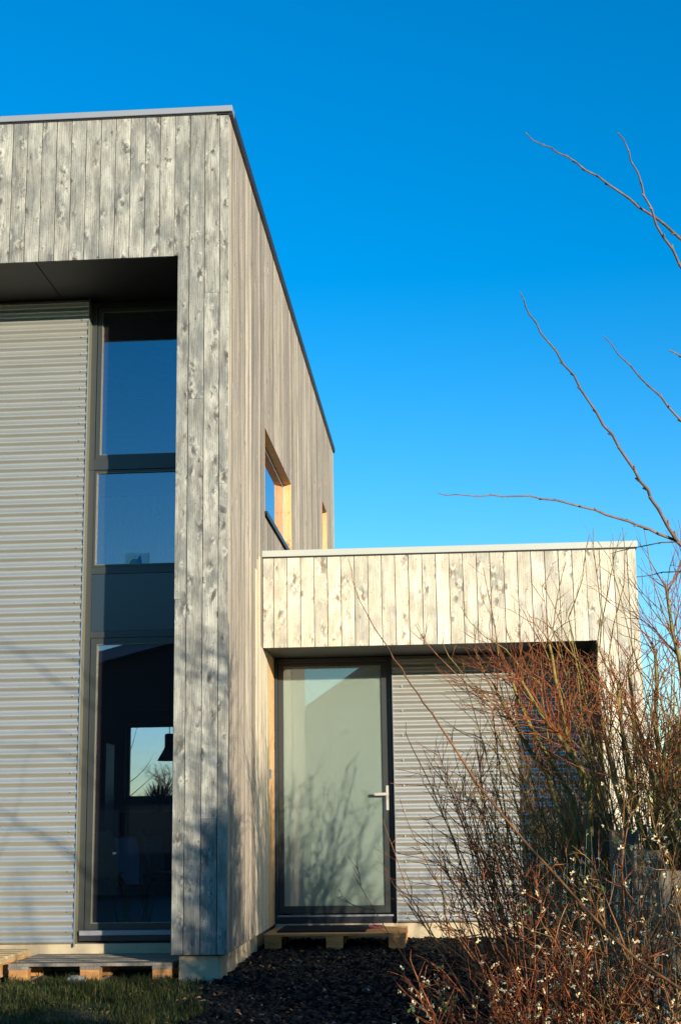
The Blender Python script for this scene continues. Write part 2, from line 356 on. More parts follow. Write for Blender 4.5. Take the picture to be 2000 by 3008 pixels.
# tall window
wx0,wx1=-1.321,-.407
win=MB()
def fr(m,x0,x1,z0,z1,t,y0=FY,y1=FY+.07): # rectangular frame
    m.box(x0,x0+t,y0,y1,z0,z1); m.box(x1-t,x1,y0,y1,z0,z1); m.box(x0+t,x1-t,y0,y1,z0,z0+t); m.box(x0+t,x1-t,y0,y1,z1-t,z1)
fr(win,wx0,wx1,.014,5.30,.045,FY,FY+.08)
win.box(wx0+.002,wx1-.002,FY-.006,FY+.08,3.815,3.905); win.box(wx0+.046,wx1-.046,FY,FY+.08,2.93,2.985); win.box(wx0+.046,wx1-.046,FY,FY+.08,2.40,2.452)
w1=win.build('window',Mt['frame'],house)
def sash(z0,z1,t,xo=.05):
    m=MB(); fr(m,wx0+xo,wx1-.047,z0,z1,t,FY+.008,FY+.06); s=m.build('sash',Mt['frame'],w1)
    MB().box(wx0+xo+t-.004,wx1-.043-t,FY+.03,FY+.038,z0+t-.004,z1-t+.004).build('pane',Mt['glass'],w1)
    b=MB(); fr(b,wx0+xo+t-.001,wx1-.047-t,z0+t-.001,z1-t+.001,.006,FY+.012,FY+.029); b.build('glazing_bead',Mt['reveal'],w1)
sash(3.909,5.252,.036); sash(2.988,3.812,.018,.047); sash(.10,2.397,.048)
MB().box(wx0+.047,wx1-.046,FY+.01,FY+.05,2.455,2.928).build('spandrel_panel',Mt['panel'],w1)
MB().box(wx0+.02,wx1,FY-.05,FY+.0,.06,.098).build('sill',Mt['trim'],w1,bevel=.004)
MB().box(wx0+.02,wx1,FY-.035,FY-.002,.020,.058).build('sill_profile',Mt['trimdark'],w1)
# plinth
MB().box(-5.19,-.352,.88,1.1,-.5,.001).build('plinth',Mt['concrete'],house)
MB().box(-.351,-.07,.05,.879,-.5,-.014).build('plinth',Mt['concrete'],house)
MB().box(-.351,-.052,.8795,L,-.5,-.008).build('plinth',Mt['concrete'],house)
MB().box(-.0695,-.052,.055,.8795,-.5,-.008).build('plinth',Mt['concrete'],house)
# side windows
def sidewin(wy0,wy1,wz0,wz1):
    d=.085
    o=MB().box(-d-.03,-d,wy0+.01,wy0+.03,wz0+.01,wz1-.01).box(-d-.03,-d,wy1-.03,wy1-.01,wz0+.01,wz1-.01).box(-d-.03,-d,wy0+.03,wy1-.03,wz0+.01,wz0+.03).box(-d-.03,-d,wy0+.03,wy1-.03,wz1-.03,wz1-.01).build('window',Mt['trim'],house)
    MB().box(-d-.012,-d-.006,wy0+.028,wy1-.028,wz0+.028,wz1-.028).build('pane',Mt['glass2'],o)
    l=MB(); l.box(-d,.001,wy1-.016,wy1-.001,wz0+.007,wz1); l.build('jamb_lining',Mt['fresh'],o)
    MB().box(-d,.001,wy0+.001,wy0+.016,wz0+.007,wz1).build('jamb_lining',Mt['fresh'],o)
    MB().box(-d,-.0005,wy0,wy1,wz1+.0005,wz1+.018).build('head_lining',Mt['fresh'],o)
    MB().box(-d,.028,wy0-.012,wy1+.012,wz0-.012,wz0+.006).box(.022,.028,wy0-.012,wy1+.012,wz0-.04,wz0-.0121).build('sill',Mt['trimdark'],o)
Mt['glass2']=glass('coated_side_glass',(.25,.3,.3),.35)
for w_ in wins: sidewin(*w_)
# back window
o=MB(); fr(o,BX0,BX1,BZ0,BZ1,.05,L-.2,L-.14); o=o.build('window',Mt['frame'],house)
MB().box(BX0+.04,BX1-.04,L-.18,L-.172,BZ0+.04,BZ1-.04).build('pane',glass('back_window_glass',(.82,.86,.95),.05),o)
# upper-floor boarded partition seen through the glass
wp=wood('interior_boards',(.85,.72,.55),(.66,.52,.38),(.5,.46,.42),.4,.3)
Mt['interior']=wp
for i in range(-6,5):
    plank(house,-1.60+.13*i,-1.60+.13*(i+1),2.87,4.06,'interior',3.0)
MB().box(-2.4,-.93,3.021,3.10,2.87,4.07).build('partition',inner,house)
MB().lathe([(.0,.0),(.05,0),(.055,.02),(.0,.02)],16,(-1.8,5.2,5.73)).build('ceiling_spot',Mt['trim'],house)
MB().lathe([(.0,.0),(.09,0),(.11,.03),(.0,.03)],20,(-1.0,2.6,5.72)).build('smoke_detector',Mt['trim'],house)
# doorbell
b=MB().box(.0005,.014,2.56,2.64,1.296,1.377).build('doorbell',Mt['trim'],house,bevel=.003)
MB().lathe([(0,0),(.008,0),(.008,.004),(0,.004)],10).build('button',Mt['steelhandle'],b,loc=(.0,0,0)).location=(.016,2.60,1.335)
# ---------------- annex
P=2.07; Q=2.93; DY=3.0; WX=3.318; W2=2.939; HT=3.228; HR=2.423
annex=empty('annex_building',(0,0,0)); tag(annex,'single-storey flat-roofed annex with pale boards, glazed door and corrugated wall beside the tall house','building')
ab=[.003]+[1.429-.1207*i for i in range(11,-1,-1)]+[1.429+.1207*i for i in range(1,16)]+[WX]
ab=[round(b,4) for b in ab]
for x0,x1 in zip(ab,ab[1:]):
    if x1<=W2: plank(annex,x0,x1,HR-.003,HT,'annex',P)
    elif x0<W2:
        mb=MB(); c_=(x0+x1)/2
        mb.prism([(a-c_,b) for a,b in [(x0+.002,HR),(W2,HR),(W2,.0),(x1-.002,.0),(x1-.002,HT),(x0+.002,HT)]],0,.02)
        mb.build('plank',Mt['annex'],annex,loc=(c_,P,0))
    else: plank(annex,x0,x1,.0,HT,'annex',P)
yy=P+.0205
while yy<8.4:
    plank(annex,yy,yy+BW,.0,HT,'side',WX,True); yy+=BW
AL=yy
MB().box(.004,WX-.0215,P+.0215,P+.30,HR+.02,HT-.02).box(W2+.003,WX-.0215,P+.0215,Q+.14,0,HR+.02).box(WX-.25,WX-.0215,Q+.1405,AL,0,HT-.02).box(.004,WX-.25,AL-.2,AL,0,HT-.02).build('wall',Mt['core'],annex)
MB().box(.004,WX-.03,P+.03,AL-.01,HT-.018,HT-.002).build('roof',plain('annex_roof_membrane',(.12,.12,.12),.9),annex)
MB().box(.0035,W2-.001,P+.022,DY+.1,HR+.003,HR+.018).build('soffit_board',Mt['soffit'],annex)
MB().box(W2-.001,W2+.002,P+.021,Q+.13,.0,HR+.001).build('recess_lining',Mt['soffit'],annex)
MB().box(.0,WX+.018,P-.022,P+.12,HT+.010,HT+.068).build('roof_trim',plain('cream_trim_metal',(.42,.43,.37),.45,.1,var=.03,scale=3),annex,bevel=.003)
MB().box(WX-.1,WX+.018,P+.1205,AL+.01,HT+.010,HT+.068).build('roof_trim',Mt['trim'],annex,bevel=.003)
MB().box(.003,WX+.010,P-.006,P+.11,HT-.001,HT+.0095).build('trim_underside',Mt['trimdark'],annex)
ca=corrugated(annex,1.118,W2-.004,.008,HR-.002,Q)
screws(ca,[1.20,2.1,2.86],.083,2.38,Q-.0085,.076*3)
MB().box(1.105,W2-.002,Q+.012,Q+.12,.0,HR).build('wall',Mt['core'],annex)
MB().box(1.112,1.1165,Q-.016,Q+.05,.0,2.42).build('edge_strip',Mt['trim'],annex)
MB().box(.0,WX-.05,Q+.02,Q+.35,-.5,-.003).build('plinth',Mt['concrete'],annex)
MB().box(W2+.03,WX-.05,P+.05,Q+.019,-.5,-.003).build('plinth',Mt['concrete'],annex)
# door
d=MB(); d.box(.004,.03,DY-.04,DY+.06,.03,2.42).box(1.075,1.104,DY-.04,DY+.06,.03,2.42).box(.03,1.075,DY-.04,DY+.06,2.375,2.42)
d.box(.031,.081,DY-.012,DY+.04,.085,2.374).box(1.004,1.074,DY-.012,DY+.04,.085,2.374).box(.081,1.004,DY-.012,DY+.04,.085,.152).box(.081,1.004,DY-.012,DY+.04,2.347,2.374)
door=d.build('door',Mt['frame'],annex,bevel=.003)
MB().box(.079,1.006,DY+.004,DY+.02,.15,2.349).build('pane',Mt['frost'],door)
MB().box(.02,1.085,DY-.045,DY-.013,.058,.074).build('drip_rail',Mt['trim'],door)
MB().box(.004,1.104,DY-.03,DY+.06,.0,.057).build('threshold',Mt['trimdark'],door)
MB().box(1.033,1.057,DY-.019,DY-.0125,1.002,1.225).build('handle_plate',Mt['steelhandle'],door)
MB().box(1.036,1.054,DY-.06,DY-.0195,1.136,1.158).box(.925,1.054,DY-.075,DY-.0601,1.133,1.161).build('handle',Mt['steelhandle'],door,bevel=.003)
# ---------------- pallets
def text_mesh(m,txt,size,fn):
    cu=bpy.data.curves.new('t','FONT'); cu.body=txt; cu.size=size; cu.align_x='CENTER'; cu.extrude=.0006
    ob=bpy.data.objects.new('t',cu); col.objects.link(ob); dg=bpy.context.evaluated_depsgraph_get(); me=ob.evaluated_get(dg).to_mesh()
    n=len(m.v); m.v+=[fn(v.co) for v in me.vertices]; m.f+=[tuple(n+i for i in p.vertices) for p in me.polygons]
    ob.evaluated_get(dg).to_mesh_clear(); bpy.data.objects.remove(ob); bpy.data.curves.remove(cu)
def pallet(loc,rz,label,mat,mark=False,w=1.2):
    e=empty('pallet',loc,rz); tag(e,label,'pallet','wooden pallets used as steps')
    # origin front-left-bottom; width x, depth y .8, height .144
    for y0,y1 in [(0,.145),(.187,.287),(.3275,.4725),(.513,.613),(.655,.8)]:
        MB().box(0,w,y0,y1,.122,.144).build('deck_board',mat,e,bevel=.002)
    for x0 in (0,w/2-.0725,w-.145): MB().box(x0,x0+.145,.001,.799,.100,.1218).build('stringer_board',mat,e)
    for x0 in (0,w/2-.0725,w-.145):
        for y0 in (0,.35,.655): MB().box(x0+(.0 if x0 else .004),x0+.141,y0+.002,y0+.1,.0222,.0998).build('block',Mt['pallet'],e,bevel=.003)
    for x0 in (0,w/2-.0725,w-.145): MB().box(x0+.02,x0+.12,.0,.8,.0,.022).build('bottom_board',mat,e)
    if mark:
        m=MB(); text_mesh(m,'EPAL',.04,lambda c:(.072+c.x*.85,.0012-c.z,.048+c.y)); 
        n=24
        for k in range(n):
            a0=2*math.pi*k/n;a1=2*math.pi*(k+1)/n; i=len(m.v)
            for a in (a0,a1):
                for rr in (1.0,.93): m.v.append((.072+.056*rr*math.cos(a),.0008,.061+.033*rr*math.sin(a)))
            m.f.append((i,i+1,i+3,i+2))
        m.build('stamped_mark',plain('burnt_stamp',(.05,.025,.01),.8),e)
    return e
pallet((.012,2.03,-.166),0,'wooden pallet stamped EPAL lying as a doorstep in front of the glazed door',Mt['pallet'],True)
pallet((-1.61,.10,-.215),0,'grey weathered pallet lying in the grass under the tall window',Mt['palletgrey'])
pallet((-2.85,.02,-.170),0,'pale sunlit pallet at the foot of the corrugated wall, left of the grey one',plain('pale_pallet_wood',(.5,.36,.18),.8,var=.2,scale=20,stretch=(1,8,8)))
m=MB()
for i in range(46):
    m.box(.11,.86,2.17+i*.0142,2.17+i*.0142+.009,-.0215,-.006+.002*math.sin(i*2.3))
m.box(.105,.865,2.165,2.83,-.0218,-.013)
tag(m.build('doormat',plain('black_mat',(.012,.012,.013),.9)),'black ribbed doormat on the pallet in front of the glazed door','doormat')
m=MB()
for i in range(9): m.box(.875,.99,2.52+i*.03,2.52+i*.03+.02,-.0215,-.006+.002*math.sin(i*3.1))
m.box(.875,.99,2.515,2.79,-.0218,-.015)
tag(m.build('foot_scraper',plain('dark_red_rubber',(.22,.03,.03),.7)),'small dark red foot scraper beside the black doormat on the pallet','scraper')
# ---------------- things inside
t=empty('dining_table',(-2.0,2.9,.03)); tag(t,'dining table with a white cloth seen through the tall ground floor window','table')
MB().box(-.9,.8,-.45,.5,.72,.75).build('tabletop',Mt['pallet'],t)
for x in(-.82,.72):
    for y in (-.38,.42): MB().box(x-.03,x+.03,y-.03,y+.03,0,.72).build('leg',Mt['pallet'],t)
cloth=plain('white_cloth',(.80,.80,.84),.9,var=.05)
m=MB(); m.box(-.95,.86,-.5,.55,.751,.757)
N=30; n=len(m.v)
for i in range(N+1):
    x=-.95+1.81*i/N; wv=.012*math.sin(i*1.3); dr=.30+(.10 if i>N-3 else 0); 
    m.v+=[(x,-.502,.756),(x,-.51-wv,.756-dr)]
for i in range(N): a=n+2*i; m.f.append((a,a+1,a+3,a+2))
n=len(m.v)
for i in range(N+1):
    y=-.5+1.05*i/N; wv=.012*math.sin(i*1.7); dr=.30+(.10 if i<3 else 0)
    m.v+=[(.862,y,.756),(.87+wv,y,.756-dr)]
for i in range(N): a=n+2*i; m.f.append((a,a+2,a+3,a+1))
c=m.build('tablecloth',cloth,loc=(-2.0,2.9,.03)); tag(c,'white tablecloth hanging over the dining table behind the tall window','tablecloth')
def chair(loc,rz,label):
    e=empty('chair',loc,rz); tag(e,label,'chair','shell chairs round the dining table')
    sh=plain('brown_shell',(.45,.28,.14),.5)
    # seat shell
    v=[];f=[];N=10
    for j in range(N+1):
        tt=j/N
        for i in range(N+1):
            s=i/N*2-1; wd=.22*(1-.25*abs(tt*2-1)**4)
            if tt<.5: y=-.2+.4*tt*2; z=.45-.02*math.cos(s*1.5)
            else: y=.2+.08*(tt-.5)*2; z=.45+.36*(tt-.5)*2
            v.append((s*wd,y-.05*(1-s*s)*(-1 if tt<.5 else -1)*.3,z+.025*s*s))
    for j in range(N):
        for i in range(N): a=j*(N+1)+i; f.append((a,a+1,a+N+2,a+N+1))
    o=meshobj('seat_shell',v,f,sh,e,smooth=True); sm=o.modifiers.new('s','SOLIDIFY'); sm.thickness=.012
    for sx in(-1,1):
        for sy in(-1,1): MB().tube([(sx*.08,sy*.08,.43),(sx*.15,sy*.14,.41),(sx*.24,sy*.23,0)],.008,6).build('leg',Mt['chrome'],e,smooth=True)
    return e
chair((-1.42,2.0,.03),math.pi,'shell chair with thin steel legs at the near left side of the dining table')
chair((-.86,2.35,.03),math.pi*.62,'brown oval-backed shell chair at the right end of the dining table')
t=MB(); t.lathe([(.0,.26),(.035,.26),(.045,.25),(.045,.13),(.06,.10),(.10,.03),(.115,0),(.110,0),(.055,.095),(.03,.12),(.0,.12)],24,(0,0,0))
pl=empty('pendant_lamp',(-1.08,3.4,1.505)); tag(pl,'black bell-shaped pendant lamp hanging over the dining table','lamp')
t.build('lamp_shade',plain('black_enamel',(.01,.01,.012),.4),pl,smooth=True)
MB().tube([(0,0,.25),(0,0,1.04)],.004,5).build('cord',Mt['trimdark'],pl)
sb=empty('sideboard',(-2.3,10.0,.03)); tag(sb,'dark sideboard under the rear window at the back of the dining room','sideboard')
MB().box(-.75,.9,-.05,.4,.1,1.05).build('cabinet',plain('dark_cabinet',(.02,.017,.014),.5),sb)
for x in(-.72,-.18,.36): MB().box(x,x+.5,-.07,-.051,.13,1.02).build('cabinet_door',plain('dark_cabinet_door',(.025,.02,.017),.45),sb)
tc_=empty('tall_cabinet',(-3.35,8.6,.03)); tag(tc_,'tall pale green cabinet standing left of the rear window','cabinet')
MB().box(-.3,.42,0,.5,0,1.95).build('cabinet',plain('pale_green_paint',(.16,.26,.22),.5),tc_)
MB().box(-.28,.4,-.02,-.001,.03,1.2).box(-.28,.4,-.02,-.001,1.23,1.92).build('cabinet_door',plain('pale_green_paint_door',(.17,.28,.24),.5),tc_)
pt=empty('potted_plant',(-2.5,10.15,1.08)); tag(pt,'small dark leafy plant in a pot on the sideboard by the rear window','plant')
MB().lathe([(0,0),(.05,0),(.07,.11),(.06,.11),(.0,.09)],14).build('pot',plain('dark_pot',(.03,.02,.02),.7),pt)
rr=random.Random(3); m=MB()
for i in range(170):
    a=rr.uniform(0,6.28); e_=rr.uniform(-.1,1.2); l=rr.uniform(.1,.3); c0=Vector((math.cos(a)*math.cos(e_),math.sin(a)*math.cos(e_),math.sin(e_)))*l+Vector((0,0,.12)); s=Vector((-math.sin(a),math.cos(a),0))*.013; n=len(m.v)
    m.v+=[tuple(c0-s),tuple(c0*1.25),tuple(c0+s),tuple(c0*.8)]; m.f.append((n,n+1,n+2,n+3))
m.build('foliage',plain('dark_leaf',(.012,.02,.012),.6),pt)['kind']='stuff'
# sticker on the glass
st=empty('window_sticker',(-.905,FY+.026,3.045)); tag(st,'pale blue window maker sticker reading MILLET in the corner of the middle pane','sticker')
MB().box(-.10,.10,0,.001,-.042,.055).build('card',plain('pale_card',(.45,.66,.72),.6,var=.03),st)
m=MB()
for k,ch in enumerate('MILLET'):
    a=R(165-22*k); R0=.052
    def fn(c,a=a): 
        th=a-math.pi/2; return (-.022+R0*math.cos(a)+c.x*math.cos(th)-c.y*math.sin(th),-.0006-c.z*.3,-.028+R0*math.sin(a)+c.x*math.sin(th)+c.y*math.cos(th))
    text_mesh(m,ch,.018,fn)
m.build('lettering',plain('dark_blue_ink',(.02,.06,.14),.6),st)
m=MB(); pts=[(-.022+.042*math.cos(a),-.035+.045*math.sin(a)) for a in [math.pi*i/14 for i in range(15)]]; m.prism(pts,-.0012,-.0004); m.build('green_disc',plain('green_ink',(.03,.30,.28),.6,var=.1),st)
m=MB(); m.prism([(.0,-.035),(.045,-.035),(.035,.0),(.028,.04),(.0,.005)],-.0022,-.0014); m.build('blue_sail',plain('blue_ink',(.02,.18,.45),.6,var=.05),st)
# ---------------- twigs
def bark(name,a,b,sc=30):
    g=NG(name); tc=g.n('TexCoord').outputs['Object']; n1=g.noise(tc,sc,4,.65); n2=g.noise(tc,3.,2)
    f=g.math('ADD',g.math('MULTIPLY',n1,.6),g.math('MULTIPLY',n2,.4)); g.l(g.ramp(f,[(.38,a),(.62,b)]),g.b.inputs['Base Color']); g.set(Roughness=.6); g.b.inputs['Specular IOR Level'].default_value=.3; return g.m
Bk=dict(olive=bark('olive_bark',(.11,.085,.02),(.28,.21,.055)),brown=bark('brown_bark',(.13,.055,.02),(.32,.145,.05)),
 red=bark('red_twig_bark',(.22,.055,.018),(.42,.14,.042)),grey=bark('grey_brown_bark',(.09,.06,.045),(.23,.15,.11)),gold=bark('golden_twig_bark',(.20,.10,.03),(.48,.28,.09)),dark=bark('dark_bark',(.04,.03,.02),(.09,.07,.045)),far=bark('far_bark',(.10,.075,.05),(.20,.15,.09),2))
class Twigs:
    """fast tube accumulator for thousands of thin twigs"""
    def __init__(s): s.V=[];s.F=[];s.n=0
    def add(s,P,r0,r1,sides=3,buds=0.0,rng=None):
        P=np.asarray(P,float); m=len(P)
        T=np.gradient(P,axis=0); T/=np.linalg.norm(T,axis=1)[:,None]+1e-9
        ref=np.array([.3,.9,.2]) ; A=np.cross(T,ref); A/=np.linalg.norm(A,axis=1)[:,None]+1e-9; B=np.cross(T,A)
        rr=np.linspace(r0,r1,m)
        if buds and rng: rr=rr*np.array([1+ (buds if rng.random()<.4 else 0) for _ in range(m)])
        g=2*np.pi*np.arange(sides)/sides
        V=P[:,None,:]+rr[:,None,None]*(A[:,None,:]*np.cos(g)[None,:,None]+B[:,None,:]*np.sin(g)[None,:,None])
        V=V.reshape(-1,3); V=np.vstack([V,P[-1]+T[-1]*r1]); 
        i=np.arange(m-1)[:,None]*sides; k=np.arange(sides)[None,:]; k2=(k+1)%sides
        q=np.stack([i+k,i+k2,i+sides+k2,i+sides+k],-1).reshape(-1,4)+s.n
        tip=s.n+m*sides; l=(m-1)*sides+s.n
        s.F.append(q); s.F.append(np.array([[l+a,l+(a+1)%sides,tip,tip] for a in range(sides)]))
        s.V.append(V); s.n+=len(V)
    def build(s,name,mat,parent=None,loc=(0,0,0)):
        V=np.vstack(s.V)-np.array(loc); F=np.vstack(s.F); me=bpy.data.meshes.new(name)
        # quads with a repeated last index are tip triangles
        tri=F[:,2]==F[:,3]; me.vertices.add(len(V)); me.vertices.foreach_set('co',V.ravel())
        ln=np.where(tri,3,4); li=np.concatenate([[0],np.cumsum(ln)[:-1]]); idx=F.ravel()[np.repeat(~tri,4)|np.tile([True,True,True,False],len(F))]
        me.loops.add(len(idx)); me.loops.foreach_set('vertex_index',idx.astype(np.int32)); me.polygons.add(len(F)); me.polygons.foreach_set('loop_start',li.astype(np.int32)); me.polygons.foreach_set('loop_total',ln.astype(np.int32))
        me.polygons.foreach_set('use_smooth',np.ones(len(F),bool)); me.materials.append(mat); me.update(calc_edges=True)
        o=bpy.data.objects.new(name,me); o.location=loc; return link(o,parent)
def grow(rng,p,d,length,seg,wob,lift=0.0,bend=None):
    p=np.array(p,float); d=np.array(d,float); d/=np.linalg.norm(d); P=[p.copy()]; st=length/seg
    for i in range(seg):
        d=d+np.array([rng.gauss(0,wob),rng.gauss(0,wob),rng.gauss(0,wob)+lift])+(0 if bend is None else np.array(bend)); d/=np.linalg.norm(d); p=p+d*st; P.append(p.copy())
    return np.array(P)
def perp(rng,d,ang):
    d=d/np.linalg.norm(d); a=np.array([rng.gauss(0,1) for _ in range(3)]); a-=a@d*d; a/=np.linalg.norm(a)+1e-9
    return d*math.cos(ang)+a*math.sin(ang)
def side_twigs(T,rng,P,n,lmin,lmax,r,sub=2,start=.25,ang=(.35,.9),lift=.03,tips=None,curl=.09):
    m=len(P)
    for _ in range(n):
        t=rng.uniform(start,1)*(m-1); i=min(int(t),m-2); q=P[i]+(P[i+1]-P[i])*(t-i); d=perp(rng,P[i+1]-P[i],rng.uniform(*ang))
        if d[2]<-.2: d[2]*=-.5
        l=rng.uniform(lmin,lmax)*(1.15-.6*t/(m-1)); S=grow(rng,q,d,l,max(4,int(l/.06)),curl,lift); T.add(S,r,r*.45,3,.5,rng)
        if tips is not None: tips+=list(S[1:])
        if sub>0: side_twigs(T,rng,S,rng.randint(0,sub),lmin*.5,lmax*.45,r*.62,sub-1,.2,ang,lift,tips,curl)
